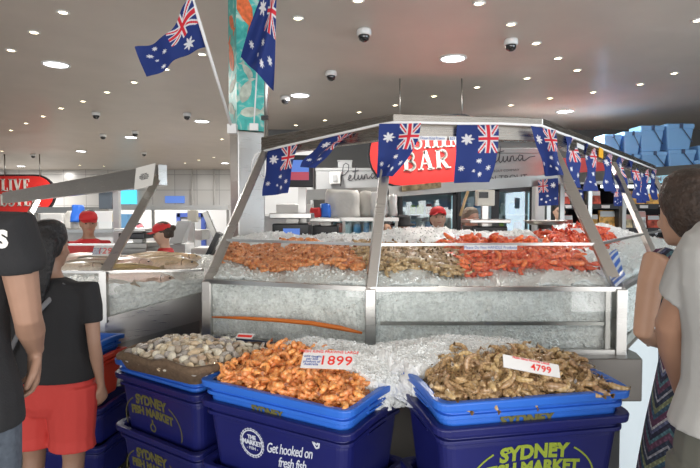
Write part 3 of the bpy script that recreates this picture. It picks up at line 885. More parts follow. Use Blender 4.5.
# blue and white reflection in the side glass, painted as stripes on a sheet
mat('reflection_stripes', rough=.4, vcol=True)
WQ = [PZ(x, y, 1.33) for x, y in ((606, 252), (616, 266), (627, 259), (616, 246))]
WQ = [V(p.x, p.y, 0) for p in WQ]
tag(MB().grid(lambda u, v: (lambda p: V(p.x, p.y, H3(p) + .035 + .006 * sin(u * 9)))(bil(*WQ, u, v)), 60, 24, col=lambda u, v: (.03, .15, .62) if (u * 5) % 1 < .55 else (.75, .8, .86)).build('striped_reflection', MATS['reflection_stripes'], usecol=True, fix=False), 'blue and white reflection in the side glass, painted as stripes over the ice', 'reflection')
# ================================================================ crates in front
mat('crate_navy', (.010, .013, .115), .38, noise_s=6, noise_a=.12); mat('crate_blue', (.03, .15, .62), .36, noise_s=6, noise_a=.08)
mat('crate_red', (.7, .07, .04), .4); mat('print_green', (.27, .34, .035), .5); mat('print_olive', (.14, .13, .04), .55); mat('print_white', (.62, .66, .74), .5); mat('label_gold', (.45, .36, .12), .5)


def rrect(w_, d, r, z, n=5, wave=0):
    pts = []
    for cx, cy, a0 in ((w_ / 2 - r, d / 2 - r, 0), (-w_ / 2 + r, d / 2 - r, 90), (-w_ / 2 + r, -d / 2 + r, 180), (w_ / 2 - r, -d / 2 + r, 270)):
        for k in range(n + 1):
            a = radians(a0 + 90 * k / n); pts.append([cx + r * cos(a), cy + r * sin(a)])
    # extra points on the straight sides
    out = []
    for i, p in enumerate(pts):
        q = pts[(i + 1) % len(pts)]; out.append(p)
        if abs(p[0] - q[0]) + abs(p[1] - q[1]) > .03:
            for k in range(1, 8): out.append([lerp(p[0], q[0], k / 8), lerp(p[1], q[1], k / 8)])
    res = []
    for x, y in out:
        e = max(0, (abs(x) / (w_ / 2) - .86) / .14)
        zz_ = z + wave * e * (1 - (2 * y / d) ** 2)
        res.append(V(x, y, zz_))
    return res


def crate_mb(w_, d, h_, wave=.013):
    """hollow tapered crate; z = 0 is the rim, goes down to -h_"""
    mb = MB(); rs = []
    for k, (s, z) in enumerate([(-.034, -h_), (-.030, -h_ + .01), (-.010, -.075), (-.010, -.06), (.004, -.058), (.004, -.045), (-.006, -.043), (-.004, -.03), (.018, -.026), (.020, -.004), (.016, 0), (-.004, 0), (-.012, -.006), (-.022, -.12), (-.042, -h_ + .012)]):
        rs.append(rrect(w_ - .04 + 2 * s, d - .04 + 2 * s, .045, z, wave=wave if z > -.08 else 0))
    mb.rings(rs, smooth=False)
    return mb


def crate(c, rot, w_, d, z, m, label, group=None, h_=.28):
    t = thing('crate', label, 'crate', (c.x, c.y, z - h_), group, rot)
    M = Matrix.Translation((c.x, c.y, z)) @ Matrix.Rotation(rot, 4, 'Z')
    mb = MB().join(crate_mb(w_, d, h_), M)
    o = mb.build('tub', m, t, bevel=.0025)
    # hand holes on the short sides
    for s in (-1, 1):
        hb = MB(); x = s * (w_ / 2 - .026)
        for (y0, z0, y1, z1_) in ((-.07, -.03, .07, -.03), (-.07, -.068, .07, -.068), (-.07, -.03, -.07, -.068), (.07, -.03, .07, -.068)):
            hb.beam((x, y0, z0 + .014), (x, y1, z1_ + .014), .016, .006, (0, 0, 1) if z0 == z1_ else (0, 1, 0))
        MB().join(hb, M).build('handle', m, t)
    return t, M


def stack(FL, ang, w_, d, zr, spec, d2=None):
    """FL front left rim corner; the first crate is the top one"""
    a = radians(ang); xd = V(cos(a), sin(a), 0); yd = V(-sin(a), cos(a), 0)
    c = FL + xd * w_ / 2 + yd * d / 2; out = []
    for z, m, label in spec: out.append(crate(c, a, w_, d, z, MATS[m], label, 'blue crates in the stacks before the display case'))
    return c, xd, yd, out


W_, D_, DM = .715, .42, .46
# right stack
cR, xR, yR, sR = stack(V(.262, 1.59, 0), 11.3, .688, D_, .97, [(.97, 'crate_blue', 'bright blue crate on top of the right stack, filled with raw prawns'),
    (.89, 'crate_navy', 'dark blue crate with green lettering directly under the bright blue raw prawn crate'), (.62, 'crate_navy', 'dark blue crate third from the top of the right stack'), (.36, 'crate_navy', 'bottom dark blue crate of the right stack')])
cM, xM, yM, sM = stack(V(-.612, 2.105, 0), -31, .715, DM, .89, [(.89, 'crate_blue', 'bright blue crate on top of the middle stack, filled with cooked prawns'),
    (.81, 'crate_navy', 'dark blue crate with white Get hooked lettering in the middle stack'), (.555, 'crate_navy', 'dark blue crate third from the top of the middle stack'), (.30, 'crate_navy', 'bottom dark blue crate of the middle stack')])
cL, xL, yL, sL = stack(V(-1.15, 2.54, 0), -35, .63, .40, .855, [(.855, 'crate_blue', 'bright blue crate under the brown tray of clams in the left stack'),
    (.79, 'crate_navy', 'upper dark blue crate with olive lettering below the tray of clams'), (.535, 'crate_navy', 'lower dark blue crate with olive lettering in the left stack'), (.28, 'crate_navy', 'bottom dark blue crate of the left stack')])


def front_frame(c, xd, yd, d, z, inset, tilt=.16):
    up = (V(0, 0, 1) - yd * tilt).normalized()
    return c - yd * (d / 2 - inset) + V(0, 0, z), xd, up


def on_crate(t, c, xd, yd, d, z, items, m, s=0):
    """writing on the front; the wall leans, so each item is placed on the leaning plane"""
    for it in items: it(t, c, xd, yd, d, z, m)


def wall_o(c, xd, yd, d, z, x, dz):
    # wall surface: at dz = -.075 offset d/2-.032 ; at -.28 offset d/2-.075
    off = d / 2 - lerp(.030, .052, (-dz - .075) / .205) + .0015
    return c - yd * off + xd * x + V(0, 0, z + dz)


UP = lambda yd: (V(0, 0, 1) - yd * .11).normalized()


def market_logo(t, c, xd, yd, d, z, m, k=1, arcs=True, flipup=0):
    text('SYDNEY', wall_o(c, xd, yd, d, z, 0, -.115), xd, UP(yd), .066 * k, m, t, off=.003, xs=.98, fn=lambda x, y: (x, y - x * x * .5 + .008))
    text('FISH MARKET', wall_o(c, xd, yd, d, z, 0, -.165), xd, UP(yd), .056 * k, m, t, off=.003, xs=.98, fn=lambda x, y: (x, y - x * x * .35 + .004))
    o = wall_o(c, xd, yd, d, z, 0, -.17)
    for a0, a1, r in ((130, 195, .17), (50, -15, .17), (108, 122, .15), (60, 72, .15)):
        strokes(MB(), [(arc(0, -.045, (r * k * 1.3, r * k * .85), a0, a1, 10), .0055)], o, xd, UP(yd), .001).build('arc_mark', m, t)
    strokes(MB(), [(arc(0, -.06, (.018, .018), 0, 360, 14), .007), ([(0, -.042), (0, -.02)], .01)], o, xd, UP(yd), .001).build('emblem', m, t)


# right: green lettering on the navy crate, faint on the bright one
t, M = sR[1]; market_logo(t, cR + xR * .0, xR, yR, D_, .89, MATS['print_green'], 1.0)
t, M = sR[0]
text('SYDNEY', wall_o(cR, xR, yR, D_, .97, -.03, -.098) - yR * .004 + V(0, 0, .02), xR, UP(yR), .05, MATS['print_olive'], t, off=.003)
t, M = sM[0]; text('SYDNEY', wall_o(cM, xM, yM, DM, .89, -.02, -.098) - yM * .004 + V(0, 0, .02), xM, UP(yM), .04, MATS['print_olive'], t, off=.002)
# middle: white emblem and script
t, M = sM[1]
o = wall_o(cM, xM, yM, DM, .81, -.1, -.135); mb = MB()
strokes(mb, [(arc(0, 0, (.05, .05), 0, 360, 30), .005), (arc(0, 0, (.057, .057), 0, 360, 40), .002)], o, xM, UP(yM), .001)
for k in range(24):
    a = 2 * pi * k / 24; strokes(mb, [([(.053 * cos(a), .053 * sin(a)), (.060 * cos(a), .060 * sin(a))], .003)], o, xM, UP(yM), .001)
mb.build('emblem', MATS['print_white'], t)
text('THE', o + UP(yM) * .022, xM, UP(yM), .022, MATS['print_white'], t, off=.001)
text('MARKET', o, xM, UP(yM), .026, MATS['print_white'], t, off=.001, xs=.95)
text('- FISH -', o - UP(yM) * .022, xM, UP(yM), .018, MATS['print_white'], t)
text('Get hooked on', wall_o(cM, xM, yM, DM, .81, .075, -.125), xM, UP(yM), .056, MATS['print_white'], t, shear=.35, xs=.66, sp=.92, off=.0005, fn=lambda x, y: (x, y + x * .12))
text('fresh fish', wall_o(cM, xM, yM, DM, .81, .085, -.175), xM, UP(yM), .056, MATS['print_white'], t, shear=.35, xs=.7, sp=.92, off=.0005, fn=lambda x, y: (x, y + x * .12))
strokes(MB(), [([(0, 0), (-.014, .022), (.004, .014), (.016, .03), (.012, .006), (0, 0)], .006)], wall_o(cM, xM, yM, DM, .81, .20, -.085), xM, UP(yM), .001).build('fish_mark', MATS['print_white'], t)
# label frame on the right end of the middle navy crate
o = cM + xM * (W_ / 2 - .052) + yM * -.06 + V(0, 0, .67); mb = MB()
strokes(mb, [([(-.075, .07), (.06, .07)], .012), ([(-.07, .07), (-.07, -.09)], .012), ([(.055, .07), (.055, -.09)], .012)], o, yM, (V(0, 0, 1) + xM * .2).normalized(), .003)
mb.build('label_frame', MATS['label_gold'], t)
for k, zz in ((1, .79), (2, .535)):
    t, M = sL[k]; market_logo(t, cL - xL * .05, xL, yL, .40, zz, MATS['print_olive'], .95)

# ---------------------------------------------------------------- contents: ice at the back, prawns heaped in front


def tubquad(c, xd, yd, w_, d, i=.02): return (c - xd * (w_ / 2 - i) - yd * (d / 2 - i), c + xd * (w_ / 2 - i) - yd * (d / 2 - i), c + xd * (w_ / 2 - i) + yd * (d / 2 - i), c - xd * (w_ / 2 - i) + yd * (d / 2 - i))


qR = tubquad(cR, xR, yR, .688, D_, .04); qM = tubquad(cM, xM, yM, .715, DM, .04)
def hR(p, u, v): return .97 - .012 + .075 * (max(0, sin(pi * min(1, max(0, u)) ** .9)) ** .5) * min(1, .08 + v * 1.5) + .01 * noise.noise(Vector((p.x * 12, p.y * 12, 0)))
def hM(p, u, v): return .89 - .012 + .09 * (max(0, sin(pi * min(1, max(0, u)))) ** .5) * min(1, .08 + v * 1.5) + .01 * noise.noise(Vector((p.x * 12, p.y * 12, 4)))


sR_ = seg(qR, 0, 1, 0, .80); sM_ = seg(qM, 0, 1, 0, .78)
def mkh(h, k): return lambda p, u, v: h(p, u, v * k)


inR = lambda u, v: .04 < u < .965 and v > .06 and (v < .97 - .35 * (1 - min(1, u * 4)))
inM = lambda u, v: .04 < u < .965 and v > .07 and (v < 1 - .55 * max(0, (u - .62)) / .38)
heap_fill('raw_prawn', rawp, MATS['raw_prawn'], scatter(*sR_, mkh(hR, .8), 290, .0175, inR, (.006, .022)), 'raw grey-brown prawn in the bright blue crate on the right', 'raw prawns in the right crate', scale=.92,
          stuff_pts=scatter(*sR_, mkh(hR, .8), 330, .016, inR, (-.006, .006)), stuff_label='under layer of raw prawns in the right crate', stuff_name='raw_prawn_layer',
          bed=bedmesh(*sR_, mkh(hR, .8), (.22, .16, .09), -.012), jitter=.4)
heap_fill('cooked_prawn', cooked, MATS['cooked_prawn'], scatter(*sM_, mkh(hM, .78), 290, .0175, inM, (.006, .022)), 'orange cooked prawn in the bright blue crate in the middle', 'cooked prawns in the middle crate', scale=.95,
          stuff_pts=scatter(*sM_, mkh(hM, .78), 330, .016, inM, (-.006, .006)), stuff_label='under layer of cooked prawns in the middle crate', stuff_name='cooked_prawn_layer',
          bed=bedmesh(*sM_, mkh(hM, .78), (.55, .16, .03), -.012), jitter=.4)


def iceR(p, u, v): return .985 + .085 * sin(pi * min(1, max(0, u * .93 + .07))) ** .6 * (sin(pi * min(1, .25 + v * .6)) ** .8)
def iceM(p, u, v): return .89 + .125 * sin(pi * min(1, max(0, u * .9 + .05))) ** .6 * (sin(pi * min(1, .25 + v * .6)) ** .8)


aR = seg(qR, .0, .93, .66, 1.0); A, B, C, D = aR
ice_bed('crushed_ice', [(A - xR * .02 + yR * .0, B, C + yR * .10, D + yR * .22 - xR * .12)], iceR, 60, 30, .012, 3500, 'white crushed ice heaped behind the raw prawns in the right crate', .86, (.003, .007))
aM = seg(qM, .02, 1.0, .62, 1.0); A, B, C, D = aM
ice_bed('crushed_ice', [(A, B + xM * .01 - yM * .05, C + yM * .16 + xM * .14, D + yM * .03)], iceM, 60, 30, .012, 3500, 'white crushed ice heaped behind the cooked prawns in the middle crate', .80, (.003, .007))

pm = PZ(328, 361, 1.0)
price_card('price_card', pm + V(0, -.05, .02), (.95, -.12, 0), (.35, .6, .42), .185, .085, '1899', 'white price card reading 1899 on the cooked prawns')
pr = PZ(529, 368, 1.06)
price_card('price_card', pr + V(0, -.02, .012), (.95, -.02, -.18), (.1, .6, .6), .178, .045, '4799', 'long white price card reading 4799 on the raw prawns', lines=False)

# ---------------------------------------------------------------- clams on a cloth lined tray
mat('sacking', (.16, .105, .065), .85, noise_s=60, noise_a=.3, bump=.5, bump_s=150); mat('clam', (.62, .52, .38), .4, vcol=True, rand=.25, noise_s=30, noise_a=.2)
zT = .93; tl = [PZ(112, 353, zT), PZ(197, 372, zT), PZ(281, 346, zT), PZ(171, 334, zT)]
t = thing('clam_tray', 'shallow tray lined with brown sacking holding clams, on the left crate stack', 'tray', (cL.x, cL.y, .855))
ctr = sum(tl, V(0, 0, 0)) / 4


def tray_ring(k, dz, n=12, wob=0):
    out = []
    for i in range(4):
        a, b = tl[i], tl[(i + 1) % 4]
        for j in range(n):
            p = lerp(a, b, j / n); p = ctr + (p - ctr) * (k - .05 * (1 - abs(2 * j / n - 1)) ** 3 * 0)
            if j == 0: p = ctr + (p - ctr) * .955
            out.append(V(p.x, p.y, zT + dz + (wob * noise.noise(Vector((p.x * 9, p.y * 9, 1))))))
    return out


MB().rings([tray_ring(.86, -.07), tray_ring(.93, -.03, wob=.01), tray_ring(.99, -.02, wob=.02), tray_ring(1.0, .0, wob=.02), tray_ring(.95, .008, wob=.02), tray_ring(.90, -.012), tray_ring(.8, -.03)]).build('sacking', MATS['sacking'], t)
tq = [ctr + (p - ctr) * .86 for p in tl]; tq = [V(p.x, p.y, 0) for p in tq]
hC = lambda p, u, v: zT - .025 + .05 * (max(0, sin(pi * min(1, max(0, u))) * sin(pi * min(1, max(0, v)))) ** .5)


def clam_mesh(seed):
    rnd = random.Random(seed); mb = MB(); n = 14
    c1 = [(.66, .56, .42), (.74, .68, .56), (.50, .46, .42), (.62, .48, .32)][seed % 4]; c2 = tuple(a * .62 for a in c1)
    rs = []; cs = []
    for k in range(9):
        t_ = k / 8; ph = -pi / 2 + pi * t_; rr = cos(ph) * 1.0 + .02
        rs.append([V(.025 * rr * cos(2 * pi * i / n) * (1 + .12 * cos(2 * pi * i / n)), .0185 * rr * sin(2 * pi * i / n) + .004 * (1 - rr), .0105 * sin(ph) * (1 + .05 * (k % 2))) for i in range(n)])
        cs.append(c1 if k % 2 else tuple(lerp(a, b, .5) for a, b in zip(c1, c2)) if k != 4 else c2)
    mb.rings(rs, col=cs)
    return mb, None


clams = [clam_mesh(i) for i in range(4)]
heap_fill('clam', clams, MATS['clam'], scatter(*tq, hC, 230, .026, None, (.004, .02)), 'small cream and grey clam shell in the sacking lined tray', 'clams in the left tray', cat='clam', tail=False, jitter=.5, scale=.95,
          stuff_pts=scatter(*tq, hC, 260, .022, None, (-.012, .002)), stuff_label='under layer of clams in the sacking lined tray', stuff_name='clam_layer', bed=bedmesh(*tq, hC, (.2, .16, .12), -.012))
pc_ = PZ(245, 338, .96)
t = thing('price_card', 'small white card with a red stripe at the back of the clam tray', 'price card', pc_)
MB().obox(pc_ + V(0, 0, .01), V(.04, -.01, 0), V(.006, .014, .008), V(0, 0, .001)).build('card', MATS['white_plastic'], t); MB().obox(pc_ + V(0, -.004, .010), V(.034, -.008, 0), V(.002, .005, .003), V(0, 0, .0018)).build('stripe', MATS['ink_red'], t)

# ---------------------------------------------------------------- mixed stack behind the woman on the left
b1 = PZ(80, 408, .55)
cS = V(-1.62, 3.15, 0)
for z, m_, lb in ((.22, 'crate_navy', 'lowest dark blue crate in the stack behind the woman in red shorts'), (.44, 'crate_navy', 'dark blue crate under the red crate behind the woman in red shorts')):
    crate(cS, radians(-8), .55, .4, z + .02, MATS[m_], lb, 'crates behind the woman in red shorts', .22)
crate(cS, radians(-8), .46, .36, .72, MATS['crate_red'], 'red crate in the stack behind the woman in red shorts', 'crates behind the woman in red shorts', .25)
crate(cS + V(0, .02, 0), radians(-8), .42, .34, .80, MATS['crate_blue'], 'small bright blue crate on top of the red crate at the left', 'crates behind the woman in red shorts', .12)
# ================================================================ flags
fm = mat('flag_cloth', rough=.75, vcol=True)
nt = fm.node_tree; b_n = nt.nodes['Principled BSDF']
tr = nt.nodes.new('ShaderNodeBsdfTranslucent'); mxs = nt.nodes.new('ShaderNodeMixShader'); mxs.inputs[0].default_value = .3
at_ = [n for n in nt.nodes if n.type == 'ATTRIBUTE'][0]
nt.links.new(at_.outputs['Color'], tr.inputs[0]); nt.links.new(b_n.outputs[0], mxs.inputs[1]); nt.links.new(tr.outputs[0], mxs.inputs[2])
nt.links.new(mxs.outputs[0], nt.nodes['Material Output'].inputs[0])


def fasY(px):
    lo, pts = None, [(264, 3.8), (394, 2.9), (541, 3.03), (656, 6.05)]
    a, b, c, d = fa
    for (p, q) in ((a, b), (b, c), (c, d)):
        xa, xb = 350 + p.x / p.y * F, 350 + q.x / q.y * F
        if xa - 1 <= px <= xb + 1:
            # ray x = k y meets the segment
            k = (px - 350) / F; den = (q.x - p.x) - k * (q.y - p.y); t = (k * p.y - p.x) / den
            return p.y + (q.y - p.y) * t
    return 3.8 if px < 300 else 6.05


def hang(tl, trr, bl, br, label, group='bunting of small Australian flags', dy=-.035, rip=.015, flip=False, ph=0, Y=None, bend=0, nu=96, nv=60, yb=0):
    yl, yr = (fasY(tl[0]) + dy, fasY(trr[0]) + dy) if Y is None else (Y, Y)
    A, B, C, D = P(*tl, yl), P(*trr, yr), P(*br, yr + yb), P(*bl, yl + yb)
    nrm = V((B - A).y, -(B - A).x, 0).normalized()

    def fn(u, v):
        s = (1 - v) if flip else v
        p = bil(A, B, C, D, s, u)
        return p + nrm * (rip * u * sin(s * 7 + ph + u * 2) + .3 * rip * sin(u * 9 + s * 4 + ph)) + (B - A) * bend * sin(pi * u) * s
    return tag(flag_cloth(fn, nu=nu, nv=nv).build('australian_flag', fm, usecol=True, fix=False), label, 'flag', group)


hang((268, 149), (297, 144), (264, 196), (289, 193), 'hanging Australian flag at the left end of the fascia, above the screen', ph=0)
hang((325, 139), (353, 132), (300, 167), (314, 168), 'narrow twisted Australian flag blown aside, second from the left end of the fascia', ph=1, rip=.03)
hang((379, 124), (421, 123), (377, 177), (393, 176), 'hanging Australian flag folded over in front of the left of the red sign', Y=2.82, ph=2, rip=.03, bend=.16)
hang((457, 125), (498, 124), (455, 183), (490, 182), 'large flat Australian flag right of the BAR lettering', ph=3, bend=.1)
hang((530, 126), (556, 130), (546, 176), (565, 175), 'twisted Australian flag at the right corner of the fascia', Y=2.95, ph=1.5, rip=.03, bend=-.1)
RR = [((565, 135), (577, 138), (566, 187), (578, 188)), ((585, 143), (595, 146), (587, 191), (597, 191)), ((603, 152), (611, 154), (608, 191), (617, 193)), ((616, 156), (624, 159), (619, 196), (626, 197)),
      ((628, 160), (637, 163), (634, 196), (641, 201)), ((641, 164), (648, 167), (642, 201), (649, 201)), ((650, 168), (656, 170), (653, 199), (657, 200))]
LBL = ['first narrow Australian flag after the corner post on the right fascia', 'second narrow Australian flag after the corner, beside a steel post', 'third narrow Australian flag along the right fascia, below the orange sticker',
       'fourth narrow Australian flag along the right fascia, in front of the blue tubs', 'fifth narrow Australian flag along the right fascia', 'sixth narrow Australian flag, last but one on the right fascia', 'last narrow Australian flag at the far end of the right fascia']
for k, (r, lb) in enumerate(zip(RR, LBL)): hang(*r, lb, ph=k * 1.7, rip=.03, nu=72, nv=40)
hang((538, 180), (558, 178), (539, 206), (559, 205), 'small Australian flag on the far beam, seen from behind under the corner', Y=6.15, flip=True, ph=2, nu=60, nv=40)
hang((574, 189), (583, 190), (578, 207), (584, 206), 'small far Australian flag behind the corner post', Y=6.6, flip=True, ph=1, nu=50, nv=30)
hang((614, 188), (623, 189), (614, 206), (622, 206), 'small far Australian flag showing below the third and fourth flags', Y=6.9, flip=True, ph=4, nu=50, nv=30)
hang((637, 180), (647, 182), (636, 203), (646, 203), 'small far Australian flag showing below the fifth and sixth flags', Y=7.1, flip=True, ph=5, nu=50, nv=30)
# rope
pts = [P(x, y, fasY(min(max(x, 266), 655)) - .045) for x, y in ((264, 151), (280, 147), (300, 142.5), (320, 138), (340, 133.5), (360, 129), (380, 124.5), (394, 122.5), (420, 122.6), (460, 123.5), (500, 123.5), (528, 125), (541, 125.5), (560, 133), (580, 140), (600, 148), (620, 156), (640, 163.5), (656, 170))]
tag(MB().tube(pts, .008, 8).build('bunting_rope', MATS['rope_white']), 'white rope carrying the bunting along the overhead fascia', 'rope')
loop = [P(264 + 6 * cos(a) - 8 + k * .6, 165 + 13 * sin(a), 3.74) for k, a in enumerate([pi / 2 + i * .5 for i in range(36)])]
tag(MB().tube(loop, .006, 6).build('rope_coil', MATS['rope_white']), 'coil of white rope hanging at the left end of the fascia', 'rope')

# flag on the leaning pole
pa, pb = P(191, -6, 3.35), P(231, 125, 4.0)
t = thing('flagpole', 'thin white flagpole leaning left from the pillar, with a large flag', 'flagpole', pb)
MB().tube([pa, pb], .011, 10).build('pole', MATS['white_plastic'], t)
MB().beam(P(228, 129, 4.02), P(237, 129, 4.02), .06, .07).build('bracket', MATS['white_plastic'], t)
A, B = P(191, -4, 3.34), P(208, 47, 3.62)   # hoist top, hoist bottom along pole
C, D = P(147, 77, 3.5), P(139, 50, 3.45)  # fly bottom, fly top


def bigflag(u, v):
    q = bil(B, C, D, A, u, v)
    return q + V(0, -1, 0) * (.05 * sin(u * 6 + v * 2) * u + .02 * sin(u * 14)) + V(0, 0, -1) * .07 * sin(pi * u) * (v * .9) + V(0, 0, 1) * .015 * sin(pi * u) * (1 - v)


tag(flag_cloth(bigflag, nu=130, nv=90).build('australian_flag', fm, usecol=True, fix=False), 'large Australian flag flying from the leaning pole at upper left', 'flag', 'flags on poles at the pillar')
# flag draped on the upright pole
pa, pb = P(275, -10, 3.62), P(262, 140, 4.0)
t = thing('flagpole', 'upright steel pole on the right face of the pillar carrying a drooping flag', 'flagpole', P(266, 150, 3.95))
MB().tube([P(267, -8, 3.95), P(266, 152, 3.95)], .016, 10).build('pole', STEEL, t)
MB().tube([P(257, 70, 3.93), P(254, 125, 3.97)], .006, 6).build('cord', MATS['rope_white'], t)
MB().box(*P(254, 127, 3.95), .06, .03, .05).build('bracket', MATS['white_plastic'], t)
MB().box(*P(265, 118, 3.93), .05, .05, .03).build('clamp', MATS['black_plastic'], t)
A, B, C, D = P(272, -6, 3.75), P(278, 8, 3.7), P(276, 88, 3.72), P(242, 55, 3.78)


def droop(u, v):
    # hoist at the top (u = 0), fly hanging; v = 1 on the right
    s = v; q = bil(P(264, -12, 3.8), P(277, -12, 3.74), P(273, 90, 3.72), P(241, 57, 3.8), s, u)
    if u > .5: pass
    return q + V(0, -1, 0) * .04 * sin(s * 9 + u * 3) * (.3 + u)


tag(flag_cloth(droop, nu=130, nv=90).build('australian_flag', fm, usecol=True, fix=False), 'Australian flag drooping down the right side of the pillar', 'flag', 'flags on poles at the pillar')

# ================================================================ the red sign
YS = 7.0
sg = thing('hanging_sign', 'red rounded SASHIMI BAR sign with white serif letters, centre', 'sign', P(427, 183, YS))
za, zb = P(0, 184, YS).z, P(0, 117, YS).z; xa, xb = P(370, 0, YS).x, P(492, 0, YS).x
MB().rings(stadium((xa + xb) / 2, (za + zb) / 2, (xb - xa) / 2, (zb - za) / 2, YS, .06, .055), smooth=False).build('panel', MATS['sign_red'], sg)
MB().rings(stadium((xa + xb) / 2, (za + zb) / 2, (xb - xa) / 2 + .025, (zb - za) / 2 + .025, YS + .02, .05, .055), smooth=False).build('border', MATS['black_plastic'], sg)
serif_text('SASHIMI', P(430, 148, YS - .01), (1, 0, .055), (0, 0, 1), .235, MATS['letter_white'], sg, xs=.95)
serif_text('BAR', P(427.5, 169.5, YS - .01), (1, 0, .07), (0, 0, 1), .245, MATS['letter_white'], sg, xs=1.0)
for x in (400, 462): MB().tube([P(x, 118, YS + .03), (P(x, 118, YS).x, YS + .03, CEIL)], .008, 6).build('hanger', STEEL2, sg)
for x in (5, 40):
    s_ = [o for o in COL.objects if o.name == 'hanging_sign'][0]
    q = P(x, 178, 16.04); MB().tube([q, (q.x, 16.04, CEIL)], .02, 6).build('hanger', STEEL2, s_)

# ================================================================ behind the counter, centre
YF = 9.0


def pz(py, Y): return P(350, py, Y).z
def px_(px, Y): return P(px, 213, Y).x


# white partition and dark soffit
struct('wall_partition', MB().b2(px_(262, 9.6), px_(313, 9.6), 9.6, 9.8, 0, pz(140, 9.6)), MATS['white_paint'])
# fridges
def fridge(x0, x1, Y, label, ndoor, seed, ytop=190):
    rnd = random.Random(seed); X0, X1 = px_(x0, Y), px_(x1, Y); zt = pz(ytop, Y)
    t = thing('drinks_fridge', label, 'fridge', ((X0 + X1) / 2, Y + .4, 0), 'glass door fridges behind the counter')
    mb = MB(); mb.b2(X0, X1, Y + .62, Y + .66, 0, zt); mb.b2(X0, X0 + .03, Y, Y + .62, 0, zt); mb.b2(X1 - .03, X1, Y, Y + .62, 0, zt); mb.b2(X0, X1, Y, Y + .62, zt - .06, zt); mb.b2(X0, X1, Y, Y + .62, 0, .12)
    mb.build('cabinet', MATS['fridge_inner'], t)
    for z in (.5, .85, 1.2, 1.52): MB().b2(X0 + .03, X1 - .03, Y + .08, Y + .6, z - .012, z + .012).build('shelf', MATS['white_plastic'], t)
    MB().b2(X0 + .03, X0 + .06, Y + .05, Y + .08, .2, zt - .1).build('light_strip', MATS['fridge_light'], t); MB().b2(X1 - .06, X1 - .03, Y + .05, Y + .08, .2, zt - .1).build('light_strip', MATS['fridge_light'], t)
    wd = (X1 - X0) / ndoor
    for k in range(ndoor):
        d = MB(); a = X0 + k * wd; b = a + wd
        for q in ((a, a + .06, .1, zt), (b - .06, b, .1, zt), (a, b, .1, .16), (a, b, zt - .08, zt)): d.b2(q[0], q[1], Y - .03, Y + .01, q[2], q[3])
        dd = d.build('door', MATS['shelf_black'], t)
        MB().b2(a + .06, b - .06, Y - .015, Y - .008, .16, zt - .08).build('pane', GLF, dd)
    return t


fridge(386, 398, YF, 'narrow fridge section with dark door edge behind the black-hatted worker', 1, 1)
fridge(399, 456, YF, 'glass door fridge directly behind the worker in the red cap', 1, 2)
fridge(457, 533, YF, 'wide two door glass fridge behind the scale on the right', 2, 3, 187)
fridge(330, 385, YF, 'glass door fridge behind the linen bags', 1, 4)
rnd = random.Random(4)
for c_, n in (((.6, .12, .08), 'goods_red'), ((.75, .78, .78), 'goods_white'), ((.45, .62, .1), 'goods_green'), ((.15, .35, .6), 'goods_blue'), ((.8, .45, .12), 'goods_orange'), ((.65, .55, .35), 'goods_tan')): mat(n, c_, .5)


def jar(p, r, h_, m, name, label, group, cat):
    t = thing(name, label, cat, p, group)
    MB().lathe([(r * .9, 0), (r, .01), (r, h_ * .72), (r * .7, h_ * .84)], p, 12).build('body', MATS[m], t); MB().lathe([(r * .72, h_ * .84), (r * .72, h_), (r * .6, h_)], p, 12).build('lid', MATS['white_plastic'], t)


FW = ['left part', 'right part']
for x0, x1, tg_ in ((402, 454, 'in the fridge behind the red-capped worker'), (459, 530, 'in the wide fridge behind the scale'), (335, 383, 'in the fridge behind the linen bags')):
    for zi, zn in ((1.532, 'upper shelf'), (1.212, 'middle shelf')):
        x = px_(x0, YF) + .07
        while x < px_(x1, YF) - .1:
            m_ = rnd.choice(['goods_red', 'goods_white', 'goods_white', 'goods_green', 'goods_blue', 'goods_blue'])
            r = rnd.uniform(.045, .075)
            if x > px_(509, YF) and zi > 1.4: m_ = 'goods_blue'
            elif 492 < 350 + x / YF * F < 507: m_ = 'goods_green'
            jar(V(x, YF + .25, zi), r, rnd.uniform(.18, .24), m_, 'food_tub', '%s tub %s, %s' % (m_.split('_')[1], tg_, zn), 'tubs %s, %s' % (tg_, zn), 'tub'); x += r * 2 + .03
# red-white frozen packs on top of the sign-side beam
tag(MB().beam(P(402, 189, 6.0), P(440, 185, 6.0), .16, .06).build('wreath', mat('driftwood', (.32, .25, .14), .8, noise_s=20, noise_a=.7)), 'brown dried arrangement lying on the far beam beneath the red sign', 'decoration')
# white polystyrene boxes with brand lettering on the fridges
def polybox(x0, x1, y0, y1, Y, d, label, slope=0):
    t = thing('foam_box', label, 'box', (px_((x0 + x1) / 2, Y), Y + d / 2, pz(y1, Y)), 'foam fish boxes above the fridges')
    MB().b2(px_(x0, Y), px_(x1, Y), Y, Y + d, pz(y1, Y), lerp(pz(y1, Y), pz(y0, Y), .86)).build('box', MATS['poly_box'], t, bevel=.01)
    MB().b2(px_(x0, Y) - .01, px_(x1, Y) + .01, Y - .01, Y + d, lerp(pz(y1, Y), pz(y0, Y), .865), pz(y0, Y)).build('lid', MATS['poly_box'], t, bevel=.01)
    return t



